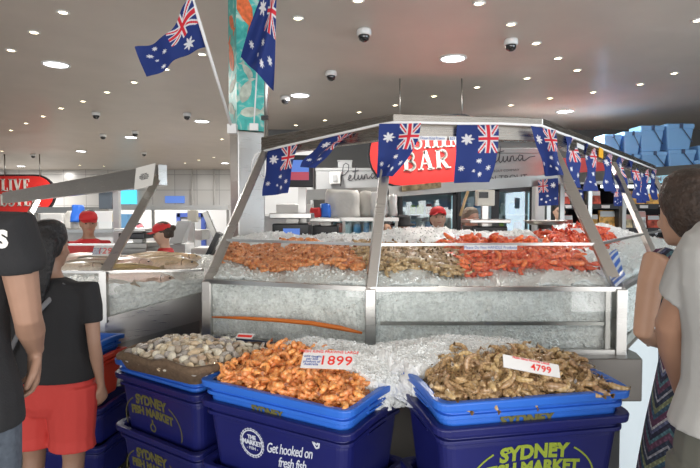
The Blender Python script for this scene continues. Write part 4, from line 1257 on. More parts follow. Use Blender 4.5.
PET = [[(.02, .05), (.10, .45), (.20, .92), (.30, 1.0), (.42, .92), (.40, .70), (.24, .52), (.10, .48)],
       [(.34, .30), (.44, .36), (.50, .46), (.44, .50), (.38, .38), (.40, .27), (.50, .27), (.60, .36), (.66, .52), (.72, .86)], [(.66, .52), (.63, .32), (.68, .26), (.76, .33), (.80, .48)], [(.56, .62), (.84, .68)],
       [(.80, .48), (.79, .32), (.84, .27), (.92, .36), (.95, .48)], [(.95, .48), (.94, .32), (1.0, .28), (1.05, .38), (1.08, .46)], [(1.04, .28), (1.08, .46), (1.15, .48), (1.17, .30), (1.24, .30), (1.30, .40)],
       [(1.50, .46), (1.38, .50), (1.32, .38), (1.38, .28), (1.48, .38), (1.50, .48)], [(1.50, .46), (1.49, .30), (1.56, .28), (1.75, .40), (1.95, .42)]]
PET = [([(x, y) for x, y in pl]) for pl in PET]


def petuna(o, sc_, t):
    strokes(MB(), [([(x * sc_, y * sc_) for x, y in pl], .022 * sc_ * 1.6) for pl in PET], o, (1, 0, .06), (0, 0, 1), .002).build('script_lettering', MATS['ink'], t)


t = polybox(316, 400, 168, 190, YF, .5, 'pale foam box lettered Petuna, left of the red sign')
petuna(P(340, 191, YF - .012) + V(0, 0, .06), .40, t)
text('TASMANIA TROUT COMPANY', P(365, 188.6, YF - .012), (1, 0, .03), (0, 0, 1), .045, MATS['ink'], t, xs=1.2)
t = polybox(462, 546, 148, 187, YF - .05, .5, 'tall pale foam box lettered Petuna Ocean Trout, right of the red sign')
petuna(P(482, 171, YF - .062), .46, t)
text('OCEAN TROUT', P(497, 178.5, YF - .062), (1, 0, .05), (0, 0, 1), .13, MATS['ink'], t, xs=1.1)
text('TASMANIA TROUT COMPANY', P(497, 171, YF - .062), (1, 0, .05), (0, 0, 1), .055, MATS['ink'], t)
polybox(338, 352, 160, 168, YF + .05, .3, 'small white box on top of the left foam box')
# wall mounted grey light box
t = thing('wall_unit', 'small white control box fixed on the partition beside the foam box', 'control box', P(336, 182, 8.9)); MB().box(*P(335, 178, 8.92), .18, .1, .2).build('case', MATS['white_plastic'], t, bevel=.01); MB().box(*P(335, 178, 8.86), .08, .02, .1).build('panel', MATS['grey_plastic'], t)
# linen bags on a stainless rack
t = thing('steel_rack', 'stainless rack carrying white bags behind the orange prawns', 'rack', (px_(350, 5.6), 5.7, 0))
MB().b2(px_(305, 5.6), px_(398, 5.6), 5.5, 5.95, pz(221, 5.6), pz(217.5, 5.6)).build('shelf', STEEL, t)
for x in (308, 344, 374, 396): MB().box(px_(x, 5.6), 5.55, .75, .03, .03, 1.45).build('post', STEEL2, t)


def bag(x0, x1, y0, y1, Y, m, name, label, seed, dep=.25):
    X0, X1, Z0, Z1 = px_(x0, Y), px_(x1, Y), pz(y1, Y), pz(y0, Y); mb = MB(); rs = []
    for k in range(9):
        t_ = k / 8; z = lerp(Z0, Z1, t_); wv = (1 - .12 * t_) if t_ < .9 else .8
        rs.append([V((X0 + X1) / 2 + (X1 - X0) / 2 * wv * (abs(cos(a)) ** .6 * (1 if cos(a) > 0 else -1)) + .02 * noise.noise(Vector((a, z * 6, seed))), Y + dep / 2 * sin(a) * (1 - .5 * t_) + .03 * noise.noise(Vector((a * 2, z * 9, seed + 3))), z + .02 * noise.noise(Vector((a, seed, 1)))) for a in [2 * pi * i / 22 for i in range(22)]])
    mb.rings(rs)
    return tag(mb.build(name, MATS[m]), label, 'bag')


bag(324, 361, 190, 218, 5.65, 'linen_bag', 'linen_bag', 'off-white folded bag at the left end of the steel rack', 1)
bag(359, 376, 192, 217, 5.75, 'linen_bag', 'linen_bag', 'off-white bag in the middle of the steel rack', 5)
bag(370, 388, 192, 216, 5.6, 'white_plastic', 'carrier_bag', 'white printed carrier bag behind the middle post', 9)
bag(388, 397, 195, 216, 5.6, 'white_plastic', 'carrier_bag', 'white carrier bag peeping out right of the middle post', 12)
bag(310, 322, 208, 217, 5.5, 'red_cloth', 'plastic_bag', 'red plastic bag on the rack beside the blue one', 3, .2)
bag(320, 331, 204, 217, 5.52, 'blue_bag', 'plastic_bag', 'blue plastic bag on the rack beside the red one', 4, .2)
# monitor on its pole
t = thing('monitor', 'flat monitor on a steel pole behind the first hanging flag', 'monitor', (px_(303, 4.8), 4.8, .86))
MB().b2(px_(287, 4.7), px_(313, 4.7), 4.7, 4.76, pz(187, 4.7), pz(155, 4.7)).build('housing', MATS['black_plastic'], t, bevel=.008)
s_ = MB().b2(px_(290, 4.69), px_(309, 4.69), 4.69, 4.698, pz(180, 4.69), pz(160, 4.69)).build('screen', MATS['screen_blue'], t)
MB().b2(px_(290, 4.688), px_(309, 4.688), 4.685, 4.69, pz(180, 4.69), pz(172, 4.69)).build('screen_band', mat('screen_red', (.5, .08, .12), emit=.35), t)
MB().box(px_(302.5, 4.82), 4.82, (pz(186, 4.8) + .86) / 2, .07, .05, pz(186, 4.8) - .86).build('pole', STEEL, t)
# counter top behind the ice with scales
t = thing('work_counter', 'dark stainless work counter inside the island behind the ice', 'counter', (0, 4.6, 0))
MB().b2(-.95, 2.1, 4.35, 4.85, .80, .86).build('top', STEEL2, t); MB().b2(-.9, 2.05, 4.42, 4.8, 0, .8).build('body', STEEL2, t)


def scale_machine(x0, x1, y0, y1, Y, label, deep=.35, lcd=True):
    X0, X1, Z0, Z1 = px_(x0, Y), px_(x1, Y), pz(y1, Y), pz(y0, Y)
    t = thing('weighing_scale', label, 'scale', ((X0 + X1) / 2, Y + deep / 2, Z0), 'weighing scales on the work counter')
    MB().b2(X0, X1, Y, Y + deep, Z0, lerp(Z0, Z1, .62)).build('body', MATS['black_plastic'], t, bevel=.01)
    MB().b2(X0 - .02, X1 + .02, Y - .02, Y + deep, lerp(Z0, Z1, .8), Z1).build('pan', STEEL, t, bevel=.006)
    MB().box((X0 + X1) / 2, Y + deep / 2, lerp(Z0, Z1, .7), .1, .1, (Z1 - Z0) * .25).build('neck', STEEL2, t)
    if lcd: MB().b2(lerp(X0, X1, .3), lerp(X0, X1, .75), Y - .006, Y, lerp(Z0, Z1, .15), lerp(Z0, Z1, .45)).build('display', MATS['screen_blue'], t)
    for s in (.1, .9): MB().lathe([(.02, 0), (.02, -(Z0 - .86))], (lerp(X0, X1, s), Y + .1, Z0), 8).build('foot', MATS['black_plastic'], t)
    return t


scale_machine(272, 309, 213, 241, 4.4, 'black weighing scale with a small blue display behind the orange prawns')
scale_machine(312, 338, 218, 238, 5.0, 'steel-topped scale under the rack of linen bags', lcd=False)
scale_machine(472, 508, 219.5, 238, 4.5, 'scale with a wide round steel pan behind the red prawns', lcd=False)
t = thing('steel_pan', 'shallow steel pan on the counter behind the right price card', 'pan', P(545, 222, 4.45)); p = P(545, 221, 4.45)
MB().lathe([(.12, -.03), (.17, 0), (.175, .006), (.165, .004), (.115, -.022), (.001, -.022)], p, 28).build('dish', STEEL, t); MB().lathe([(.06, -.03), (.06, .86 - p.z)], p, 12).build('foot', STEEL2, t)
# customer display on pole
t = thing('customer_display', 'small steel customer display head on a pole above the counter', 'customer display', (px_(484, 4.6), 4.6, .86))
MB().box(px_(484.5, 4.6), 4.6, (pz(205, 4.6) + .86) / 2, .05, .05, pz(205, 4.6) - .86).build('pole', STEEL, t)
MB().b2(px_(476, 4.55), px_(494, 4.55), 4.52, 4.6, pz(206, 4.55), pz(190, 4.55)).build('head', mat('display_cream', (.62, .58, .5), .4), t, bevel=.01)
MB().b2(px_(479, 4.51), px_(488, 4.51), 4.505, 4.52, pz(198, 4.5), pz(192, 4.5)).build('display', MATS['black_plastic'], t)
MB().tube([P(460, 216, 4.55), P(468, 191, 4.55)], .012, 8).build('handle', mat('tan_wood', (.6, .4, .2), .5), t)
# long steel shelf item at left, white boxes
tag(MB().b2(px_(276, 6.2), px_(312, 6.2), 6.2, 6.5, pz(214, 6.2), pz(204, 6.2)).build('storage_box', MATS['white_plastic'], bevel=.01), 'white lidless box on the shelf behind the pole of the monitor', 'box')
t = thing('side_bench', 'steel bench carrying the white box behind the scale', 'bench', (px_(290, 6.3), 6.3, 0)); MB().b2(px_(262, 6.2), px_(322, 6.2), 6.1, 6.6, pz(216, 6.2), pz(214, 6.2)).build('top', STEEL, t); MB().b2(px_(264, 6.2), px_(320, 6.2), 6.15, 6.55, 0, pz(216, 6.2)).build('body', MATS['white_paint'], t)
tag(MB().b2(px_(533, 8.9), px_(546, 8.9), 8.8, 9.2, 0, pz(187, 8.9)).build('white_column', MATS['white_paint']), 'plain white column right of the wide fridge', 'column')

# ================================================================ right background: chilled shelving with blue tubs on top
YB = 9.0
t = thing('chilled_shelving', 'long black multi-deck chilled shelving with lit header, at the right back', 'fridge shelving', (px_(650, YB), YB, 0))
X0, X1 = px_(556, YB), px_(760, YB); zt = pz(172, YB)
MB().b2(X0, X1, YB + .75, YB + .8, 0, zt).build('back_panel', MATS['shelf_black'], t); MB().b2(X0, X1, YB, YB + .75, zt - .05, zt + .0).build('top', STEEL2, t)
hd = MB().b2(px_(640, YB), X1, YB - .03, YB, pz(183, YB), pz(174, YB)).build('header', mat('header_blue', (.25, .62, .78), emit=.35, ecol=(.5, .8, .9)), t)
text('TASSIE SALMON AND SALMON', P(672, 179, YB - .04), (1, 0, 0), (0, 0, 1), .12, MATS['print_white'], t, off=.002)
MB().b2(px_(600, YB), X1, YB - .02, YB + .0, pz(188, YB), pz(185, YB)).build('light_strip', mat('strip_light', (.9, .95, 1), emit=2.2), t)
MB().b2(X0, px_(638, YB), YB - .02, YB, pz(183, YB), pz(175, YB)).build('header', STEEL2, t)
SH = [(209, 204), (233, 228), (258, 253)]
for ya, yb_ in SH:
    s_ = MB().b2(X0, X1, YB - .05, YB + .7, pz(ya, YB), pz(yb_, YB)).build('shelf', MATS['shelf_black'], t)
    for k in range(9):
        x = 562 + k * 19; MB().b2(px_(x, YB), px_(x + 8, YB), YB - .06, YB - .05, pz(ya - .8, YB), pz(yb_ + 1.2, YB)).build('shelf_label', MATS['white_plastic'], s_)
for x in (556, 588, 620, 760): MB().b2(px_(x, YB) - .03, px_(x, YB) + .03, YB - .02, YB + .75, 0, zt).build('divider', MATS['shelf_black'], t)
MB().b2(X0, X1, YB - .05, YB + .75, 0, .5).build('plinth', MATS['shelf_black'], t)
rnd = random.Random(8); k = 0
for (ya, h0, h1, nm) in ((204, 11, 17, 'upper'), (228, 12, 18, 'middle'), (253, 10, 16, 'lower')):
    x = 560.0
    while x < 705:
        wpx = rnd.uniform(11, 17); m_ = rnd.choice(['goods_orange', 'goods_tan', 'goods_white', 'goods_red', 'goods_orange'] + (['goods_green'] if x < 610 else []))
        if any(abs(x + wpx / 2 - d) < wpx / 2 + 1 for d in (588, 620)): x += 3; continue
        hh = rnd.uniform(h0, h1) / F * YB; xa, xb = px_(x, YB), px_(x + wpx, YB); z0_ = pz(ya, YB) + .001
        q = thing('food_pack', '%s chilled food pack on the %s shelf of the black shelving' % (m_.split('_')[1], nm), 'food pack', ((xa + xb) / 2, YB + .15, z0_), 'packs on the %s shelf of the black shelving' % nm)
        MB().obox(((xa + xb) / 2, YB + .15, z0_ + hh / 2), ((xb - xa) / 2, 0, 0), (0, .02, 0), (0, .03, hh / 2)).build('tray', mat('pack_' + m_, MATS[m_].node_tree.nodes['Principled BSDF'].inputs['Base Color'].default_value[:3], .35, noise_s=14, noise_a=.8), q)
        MB().obox(((xa + xb) / 2, YB + .123, z0_ + hh * .8), ((xb - xa) / 2 * .92, 0, 0), (0, .004, 0), (0, .006, hh * .16)).build('label', MATS[rnd.choice(['goods_white', 'goods_white', 'shelf_black', 'label_pink'])], q)
        x += wpx + 1.5
# red bulkhead above at x 560-600
t = thing('bulkhead', 'brown-grey steel bulkhead with a red panel on top, behind the first right-hand flags', 'bulkhead', (px_(588, 8.4), 8.5, 0))
MB().b2(px_(548, 8.4), px_(604, 8.4), 8.4, 8.6, pz(172.5, 8.4), pz(158, 8.4)).build('panel', MATS['sign_red'], t)
MB().b2(px_(548, 8.4), px_(628, 8.4), 8.4, 8.6, pz(184, 8.4), pz(173, 8.4)).build('beam', STEEL2, t)
for x in (550, 626): MB().b2(px_(x, 8.4) - .03, px_(x, 8.4) + .03, 8.45, 8.55, 0, pz(184, 8.4)).build('post', STEEL2, t)


def esky_proto(w_, h_, d):
    t = thing('cool_box', '', 'cool box', (0, 0, 0), 'blue lidded tubs on top of the shelving')
    def rr(s, z): return rrect(w_ * s, d * s, .03, z, 4)
    MB().rings([rr(.74, 0), rr(.76, .01), rr(.92, h_ * .78), rr(.92, h_ * .8)], smooth=False).build('tub', MATS['esky_blue'], t, bevel=.004)
    MB().rings([rr(.97, h_ * .8), rr(.98, h_ * .95), rr(.94, h_ * .985)], smooth=False).build('lid', MATS['esky_lid'], t, bevel=.004)
    hn = MB(); hn.tube([(0, -d / 2 - .012, h_ * .86), (w_ * .2, -d / 2 - .008, h_ * .55), (w_ * .42, -d / 2 + .02, h_ * .28)], .008, 6); hn.box(0, -d / 2 - .01, h_ * .9, .05, .02, .08)
    hn.build('handle', MATS['handle_dark'], t)
    kids(t); return t


ep = esky_proto(.5, .43, .4); first = True
ROW = [(667.5, 697, 149, 175, 'nearest full'), (640.5, 668, 151, 175, ''), (623, 641, 154, 176, ''), (604, 623, 154, 176, ''), (694, 722, 160, 175, ''),
       (665, 694.5, 123, 149, ''), (639, 664.5, 125, 151, ''), (623, 641.5, 131, 154, ''), (603, 622, 134, 154, ''), (697, 724, 145, 160, '')]
EL = ['blue lidded tub, second from right in the lower row on the shelving', 'blue lidded tub in the lower row, above the header light', 'narrow blue lidded tub in the lower row, partly behind the flags',
      'blue lidded tub at the left end of the lower row, behind the flags', 'blue lidded tub at the right edge of the photo, lower', 'largest blue lidded tub, rightmost full one of the upper row',
      'large blue lidded tub in the upper row, left of the largest one', 'narrow blue lidded tub in the upper row, second from the left', 'blue lidded tub at the left end of the upper row', 'blue lidded tub at the right edge of the photo, upper']
for (x0, x1, y0, y1, _), lb in zip(ROW, EL):
    Y = YB + .05; q = ep if first else copy_tree(ep); first = False
    q.location = (px_((x0 + x1) / 2, Y), Y + .22, pz(y1, Y) + .002); sx = (px_(x1, Y) - px_(x0, Y)) / .5; sz = (pz(y0, Y) - pz(y1, Y)) / .43
    q.scale = (sx, 1, sz); q['label'] = lb
    if y1 > 170: q.location.z = zt + .002; q.scale = (sx, 1, (pz(y0, Y) - zt) / .43)
# ================================================================ left fish case
mat('fish_skin', rough=.3, vcol=True, noise_s=40, noise_a=.2, coat=.4)
fc = thing('fish_display_case', 'stainless and glass ice case with whole fish and a sloping post, left', 'display case', (-2, 4.2, 0))
fA = V(-1.55, 3.35, 0); fB = V(-.99, 3.6, 0); fA2 = P(160, 175, 4.15); fL = V(-2.3, 3.36, 0)
fb_post = V(-1.55, 3.35, 1.18)
zb_ = 1.01
MB().beam(hz(fA, .86), hz(fA, 1.18), .045, .045, (0, 1, 0)).build('post', STEEL, fc)
MB().beam(hz(fA, 1.17), fA2, .055, .045, (0, 1, .6)).build('post', STEEL, fc, bevel=.004)
p2 = P(40, 195, 7.4); MB().beam(P(30, 214, 6.6), p2, .06, .05, (0, 1, .6)).build('post', STEEL, fc)
MB().beam(hz(fL, 1.18), hz(fA, 1.18), .03, .016).build('rail', STEEL, fc); MB().beam(hz(fA, 1.18), hz(fB, 1.165), .03, .014).build('rail', STEEL, fc)
MB().beam(P(60, 244.5, 3.58), P(119, 244.5, 3.58), .02, .014).build('glass_rail', STEEL, fc)
pane(hz(fL, 1.18), hz(fA, 1.18), P(119, 244.5, 3.58), P(57, 244.5, 3.58)).build('upper_glass', GL, fc)
pane(hz(fL, .88), hz(fA, .88), hz(fA, 1.18), hz(fL, 1.18)).build('lower_glass', GL, fc)
pane(hz(fA, .90), hz(fB, zb_), hz(fB, 1.165), hz(fA, 1.18)).build('lower_glass', GL, fc)
MB().beam(hz(fA, .88), hz(fB, zb_), .035, .02).build('rail', STEEL, fc)
MB().beam(hz(fL, .88), hz(fA, .88), .035, .02).build('rail', STEEL, fc)
# steel skirt below the glass, leaning under
mb = MB()
for a, b, za0, za1, zb0, zb1 in ((fA, fB, .70, .88, .83, zb_), (fL, fA, .70, .88, .70, .88)):
    n = V((b - a).y, -(b - a).x, 0).normalized() * .02
    mb.add([hz(a, za0), hz(b, zb0), hz(b, zb1), hz(a, za1), hz(a - n, za0), hz(b - n, zb0), hz(b - n, zb1), hz(a - n, za1)], [(0, 1, 2, 3), (7, 6, 5, 4), (0, 4, 5, 1), (1, 5, 6, 2), (2, 6, 7, 3), (3, 7, 4, 0)])
mb.build('skirt', STEEL, fc)
MB().prism([(-2.3, 3.45), (-1.58, 3.45), (-1.05, 3.7), (-1.1, 5.0), (-3.2, 5.0)], .62, .86).build('tray', STEEL2, fc)
for x, y in ((-1.5, 3.55), (-1.1, 4.3), (-2.2, 3.6), (-2.9, 4.8)): MB().box(x, y, .31, .06, .06, .62).build('leg', STEEL2, fc)
MB().beam((-1.3, 3.75, .62), (-1.02, 3.85, .85), .03, .03).build('brace', MATS['black_plastic'], fc)
# fascia
f0, f1 = P(10, 195, 8.6), P(160, 168, 4.12); f0.z = 1.86; f1.z = 1.86; f1 = P(163, 0, 4.12); f1.z = 1.85; f0 = P(8, 0, 8.0); f0.z = 1.85
f0 = P(5, 198, 8.0); f1 = P(163, 175, 4.1)
MB().beam(f0, f1, .07, .16).build('fascia', STEEL, fc, bevel=.004)
# paper notice
t = thing('paper_notice', 'white paper notice with four printed lines taped to the left fascia end', 'notice', P(148, 190, 4.0))
ca, cb, cc, cd_ = P(136, 168, 4.02), P(155.5, 163, 3.9), P(152.5, 185, 3.93), P(134, 190, 4.05)
MB().add([ca, cb, cc, cd_] + [p + V(0, .003, 0) for p in (ca, cb, cc, cd_)], [(0, 1, 2, 3), (7, 6, 5, 4), (0, 4, 5, 1), (1, 5, 6, 2), (2, 6, 7, 3), (3, 7, 4, 0)]).build('sheet', MATS['paper'], t)
text('IF YOU ARE\nUNABLE TO STAY\nPLEASE HOLD ON\nTHE SURFACE', (ca + cb + cc + cd_) / 4 + V(.0, -.006, 0), cb - ca, V(0, 0, 1), .0135, MATS['ink'], t)

fq = (V(-2.3, 3.40, 0), V(-1.55, 3.39, 0), V(-1.45, 5.0, 0), V(-3.2, 5.0, 0)); fq2 = (V(-1.55, 3.39, 0), V(-1.02, 3.64, 0), V(-1.1, 5.0, 0), V(-1.45, 5.0, 0))
def fish_h(p, u, v): return 1.04 + .115 * min(1, max(0, (p.y - 3.4) / 1.1)) ** .8
ice_bed('crushed_ice', [fq, fq2], fish_h, 40, 40, .016, 1800, 'crushed ice bed under the whole fish in the left case', .87)
mb = MB()
for a, b, z0a, z0b in ((fL, fA, .89, .89), (fA, fB, .90, zb_)):
    n = V((b - a).y, -(b - a).x, 0).normalized()
    mb.grid(lambda u, v: hz(lerp(a, b, u), lerp(lerp(z0a, z0b, u), 1.10 + .02 * noise.noise(Vector((u * 8, 3, 1))), v)) - n * (.03 - nz(u * 2 + a.x, v, 8, .012)), 60, 20)
mat('ice_pink', (.72, .62, .60), .35, noise_s=4, noise_a=.25, bump=.8, bump_s=60)
tag(mb.build('packed_ice', MATS['ice_melt'], fix=False), 'packed ice pressed behind the lower glass of the left fish case', 'ice', kind='stuff')


def fish_proto(c_back, c_mid, c_belly, seed):
    """whole fish lying on its side, nose at +x, length 1"""
    body = MB(); rs = []; cs = []; n = 18
    prof = [(.5, .004), (.485, .022), (.45, .05), (.40, .075), (.30, .105), (.18, .125), (.02, .125), (-.12, .105), (-.25, .075), (-.34, .048), (-.40, .036), (-.43, .038)]
    for x, r in prof:
        ring = []
        for i in range(n):
            a = 2 * pi * i / n; y = r * cos(a); z = r * .55 * sin(a)
            ring.append(V(x, y + .015 * sin(x * 3), z + .003 * noise.noise(Vector((x * 9, a, seed)))))
            k = (cos(a) + 1) / 2
            c = [lerp(p, q, min(1, k * 2)) for p, q in zip(c_belly, c_mid)] if k < .5 else [lerp(p, q, (k - .5) * 2) for p, q in zip(c_mid, c_back)]
            if x > .36: c = [v_ * .75 for v_ in c]
            cs.append(tuple(c))
        rs.append(ring)
    vs = [p for r in rs for p in r]; fs = [(k * n + i, k * n + (i + 1) % n, (k + 1) * n + (i + 1) % n, (k + 1) * n + i) for k in range(len(rs) - 1) for i in range(n)]
    body.add(vs, fs + [tuple(range(n))[::-1], tuple(range((len(rs) - 1) * n, len(rs) * n))], 0, cs, True)

    def fin(pts, th=.006):
        m = MB(); k = len(pts); m.add([V(x, y, -th / 2) for x, y in pts] + [V(x, y, th / 2) for x, y in pts], [tuple(range(k))[::-1], tuple(range(k, 2 * k))] + [(i, (i + 1) % k, k + (i + 1) % k, k + i) for i in range(k)], 0, tuple(v_ * .7 for v_ in c_mid)); return m
    tail = fin([(-.41, .036), (-.52, .12), (-.54, .11), (-.49, 0), (-.54, -.11), (-.52, -.12), (-.41, -.036)], .012)
    dors = fin([(.2, .118), (.1, .17), (-.05, .16), (-.16, .12), (-.25, .1), (-.22, .07), (0, .12)]); 
    vent = fin([(-.1, -.09), (-.17, -.14), (-.26, -.1), (-.24, -.07)])
    pect = MB(); pect.loft([((.26, -.02, .055), .018, .005), ((.19, -.05, .075), .03, .004), ((.12, -.075, .07), .022, .003)], 8, col=tuple(v_ * .8 for v_ in c_mid))
    gill = MB(); gill.tube([(.33, .07, .04), (.30, .04, .058), (.295, 0, .062), (.31, -.05, .05)], .005, 6, col=(.2, .1, .07))
    eye = MB().lathe([(.017, 0), (.014, .006), (.001, .008)], (.415, .022, .036), 12, col=(.03, .03, .03))
    return body, [('tail', tail), ('dorsal_fin', dors), ('belly_fin', vent), ('pectoral_fin', pect), ('gill', gill), ('eye', eye)]


FP = [fish_proto((.46, .33, .13), (.80, .60, .38), (.90, .74, .62), 1), fish_proto((.42, .33, .24), (.85, .60, .50), (.92, .72, .64), 5), fish_proto((.24, .21, .16), (.76, .60, .46), (.88, .78, .68), 8)]
FM = [(b.mesh('fish', MATS['fish_skin'], usecol=True), [(n_, m_.mesh(n_, MATS['fish_skin'], usecol=True)) for n_, m_ in ps]) for b, ps in FP]


def put_fish(px, py, Y, L, deg, k, label, tilt=0, roll=0):
    Y = 3.46; py += 2
    while Y < 4.9 and P(px, py, Y).z > fish_h(V(0, Y, 0), 0, 0) + .02 + .04 * L or Y < 3.47: Y += .01
    p = P(px, py, Y); p.z = fish_h(p, 0, 0) + .02 + .04 * L
    o = bpy.data.objects.new('whole_fish', FM[k][0]); COL.objects.link(o)
    o.location = p; o.rotation_euler = (radians(roll), radians(tilt), radians(deg)); o.scale = (L, L, L)
    tag(o, label, 'fish', 'whole fish on ice in the left case')
    for n_, m_ in FM[k][1]:
        c = bpy.data.objects.new(n_, m_); COL.objects.link(c); c.parent = o
    return o


put_fish(160, 262, 3.75, .62, -8, 0, 'golden whole fish at the front right of the left ice case, head to the right', 2, 35)
put_fish(137, 266, 3.62, .45, 170, 0, 'yellowish whole fish just right of the left case post', 0, 30)
put_fish(150, 259, 3.95, .6, 5, 0, 'pale gold whole fish behind the front right fish', 0, 30)
put_fish(140, 276, 3.5, .48, 4, 1, 'pink bellied whole fish lowest against the glass of the left case', 6, 50)
put_fish(118, 282, 3.46, .3, 160, 2, 'small dark-backed fish beside the left case post, head down', 4, 50)
put_fish(105, 262, 3.7, .6, -170, 1, 'pinkish whole fish crossing behind the left case post', 0, 30)
put_fish(85, 258, 3.9, .6, 15, 1, 'pink whole fish left of the left case post', 0, 30)
put_fish(72, 266, 3.6, .5, 10, 2, 'greyish whole fish nearest the black-shirted woman', 0, 30)
put_fish(110, 259, 4.25, .6, 172, 2, 'greyish whole fish in the back row of the left case', 0, 25)
put_fish(75, 257, 4.3, .6, 8, 1, 'pink whole fish at the back left of the ice', 0, 25)
put_fish(148, 255, 4.35, .55, -4, 0, 'pale whole fish at the back right of the ice', 0, 25)
put_fish(122, 262, 3.9, .55, -12, 1, 'rosy whole fish half hidden by the sloping post', 0, 35)
put_fish(170, 257, 3.9, .5, 12, 0, 'golden whole fish closest to the white cabinet side', 0, 35)
price_card('price_card', P(104, 250, 4.0), (1, 0, 0), (0, .5, .85), .16, .1, '1299', 'white price card with red digits among the fish in the left case')

# ================================================================ left kitchen
t = thing('prep_table', 'dark steel preparation table with a raised tray behind the whole fish', 'table', (px_(138, 5.2), 5.3, 0))
MB().b2(px_(108, 5.1), px_(148, 5.1), 5.05, 5.5, 1.22, 1.26).build('top', STEEL2, t); MB().b2(px_(110, 5.1), px_(146, 5.1), 5.1, 5.45, 0, 1.22).build('body', STEEL2, t, bevel=.01)
t = thing('weighing_scale', 'wide steel topped scale in front of the pink-capped worker', 'scale', (px_(140, 5.2), 5.2, 1.26))
MB().b2(px_(120, 5.15), px_(146, 5.15), 5.1, 5.4, 1.30, 1.36).build('body', MATS['black_plastic'], t, bevel=.01); MB().b2(px_(117, 5.15), px_(148, 5.15), 5.07, 5.45, 1.375, 1.40).build('pan', STEEL, t, bevel=.006)
MB().b2(px_(130, 5.15), px_(140, 5.15), 5.2, 5.3, 1.26, 1.38).build('neck', STEEL2, t)
t = thing('screen_post', 'tall pale post holding a dark-edged screen in the left kitchen', 'post', (px_(117, 5.6), 5.6, 0))
MB().box(px_(117, 5.6), 5.6, pz(190, 5.6) / 2, .06, .06, pz(190, 5.6)).build('pole', MATS['white_paint'], t); MB().b2(px_(101, 5.6), px_(114, 5.6), 5.55, 5.6, pz(209, 5.6), pz(191, 5.6)).build('screen', mat('screen_grey', (.16, .2, .24), .2), t, bevel=.006)
MB().b2(px_(100, 5.6), px_(118, 5.6), 5.56, 5.62, pz(192, 5.6), pz(190.5, 5.6)).build('bracket', STEEL, t)
t = thing('till', 'grey slanted touch till on a white stand, right of the worker in profile', 'till', (px_(178, 5.9), 5.9, 0))
MB().b2(px_(168, 6), px_(186, 6), 5.95, 6.3, 0, 1.2).build('stand', MATS['white_paint'], t)
x0, x1 = px_(171, 6), px_(184, 6)
MB().add([(x0, 5.9, 1.21), (x1, 5.9, 1.21), (x1 + .05, 6.05, 1.46), (x0 + .05, 6.05, 1.46), (x0, 6.1, 1.21), (x1, 6.1, 1.21), (x1 + .05, 6.12, 1.46), (x0 + .05, 6.12, 1.46)], [(0, 1, 2, 3), (7, 6, 5, 4), (0, 4, 5, 1), (1, 5, 6, 2), (2, 6, 7, 3), (3, 7, 4, 0)]).build('screen', MATS['grey_plastic'], t, bevel=.008)
tag(MB().b2(px_(190, 6), px_(213, 6), 6, 6.4, 0, pz(248, 6)).build('white_cabinet', MATS['white_plastic'], bevel=.02), 'white rounded cabinet behind the left case, near the pillar', 'cabinet')
t = thing('customer_display', 'steel display head on a pole above the white cabinet, left kitchen', 'customer display', (px_(192, 6.5), 6.5, 0))
MB().box(px_(192, 6.5), 6.5, pz(214, 6.5) / 2, .05, .05, pz(214, 6.5)).build('pole', STEEL, t); MB().box(*P(193, 216, 6.48), .12, .06, .14).build('head', mat('display_cream', (.6, .6, .6), .4), t, bevel=.01)
tag(MB().b2(px_(188, 6.8), px_(203, 6.8), 6.75, 7.1, pz(240, 6.8), pz(230, 6.8)).build('steel_box', STEEL), 'small steel box near the far display pole', 'box')
t = thing('equipment_arm', 'dark hinged arm and monitor back leaning beside the sloping end post', 'arm', (px_(214, 5.4), 5.4, 0))
MB().beam(P(205, 212, 5.4), P(216, 238, 5.4), .05, .05, (0, 1, 0)).build('arm', STEEL2, t); MB().beam(P(220, 233, 5.3), P(208, 258, 5.3), .05, .14, (0, 1, 0)).build('monitor_back', MATS['black_plastic'], t); MB().box(px_(214, 5.4), 5.45, .6, .08, .08, 1.2).build('post', STEEL2, t)
tag(MB().b2(px_(196, 5), px_(204, 5), 5, 5.15, 1.1, pz(256, 5)).build('blue_box', MATS['esky_blue']), 'light blue box end beside the fish ice at the right', 'box')
t = thing('back_counter', 'white back counter with stainless top across the left kitchen', 'counter', (px_(100, 8), 8, 0))
MB().b2(px_(20, 8), px_(165, 8), 7.8, 8.4, 0, pz(232, 8)).build('body', MATS['white_paint'], t); MB().b2(px_(18, 8), px_(167, 8), 7.75, 8.45, pz(232, 8), pz(229, 8)).build('top', STEEL, t)
for (x0, x1, y0, y1, m_, lb) in ((94, 112, 211, 222, 'white_plastic', 'long white box on the left back counter'), (112, 116, 214, 222, 'goods_tan', 'tan carton on the left back counter'), (40, 62, 214, 229, 'white_plastic', 'white box on the back counter beside the black shirt'), (120, 128, 214, 228, 'goods_blue', 'blue container on the left back counter'), (98, 112, 221, 229, 'goods_white', 'low white container under the long box')):
    tag(MB().b2(px_(x0, 7.9), px_(x1, 7.9), 7.9, 8.2, pz(y1, 7.9), pz(y0, 7.9)).build('storage_box', MATS[m_], bevel=.01), lb, 'box', 'boxes on the left back counter')
bag(66, 78, 211, 229, 7.6, 'linen_bag', 'carrier_bag', 'pale plastic bag behind the red-capped worker at the left', 21)
bag(72, 84, 205, 222, 7.55, 'blue_bag', 'plastic_bag', 'bright blue plastic bag above the pale bag at the left', 25)
t = thing('steel_hood', 'dark stainless hood band on posts below the red LIVE sign', 'hood', (px_(65, 9), 9.1, 0)); MB().b2(px_(30, 9), px_(100, 9), 9, 9.3, pz(213, 9), pz(207, 9)).build('canopy', STEEL2, t)
for x in (31, 99): MB().b2(px_(x, 9) - .03, px_(x, 9) + .03, 9.1, 9.16, 0, pz(213, 9)).build('post', STEEL2, t)
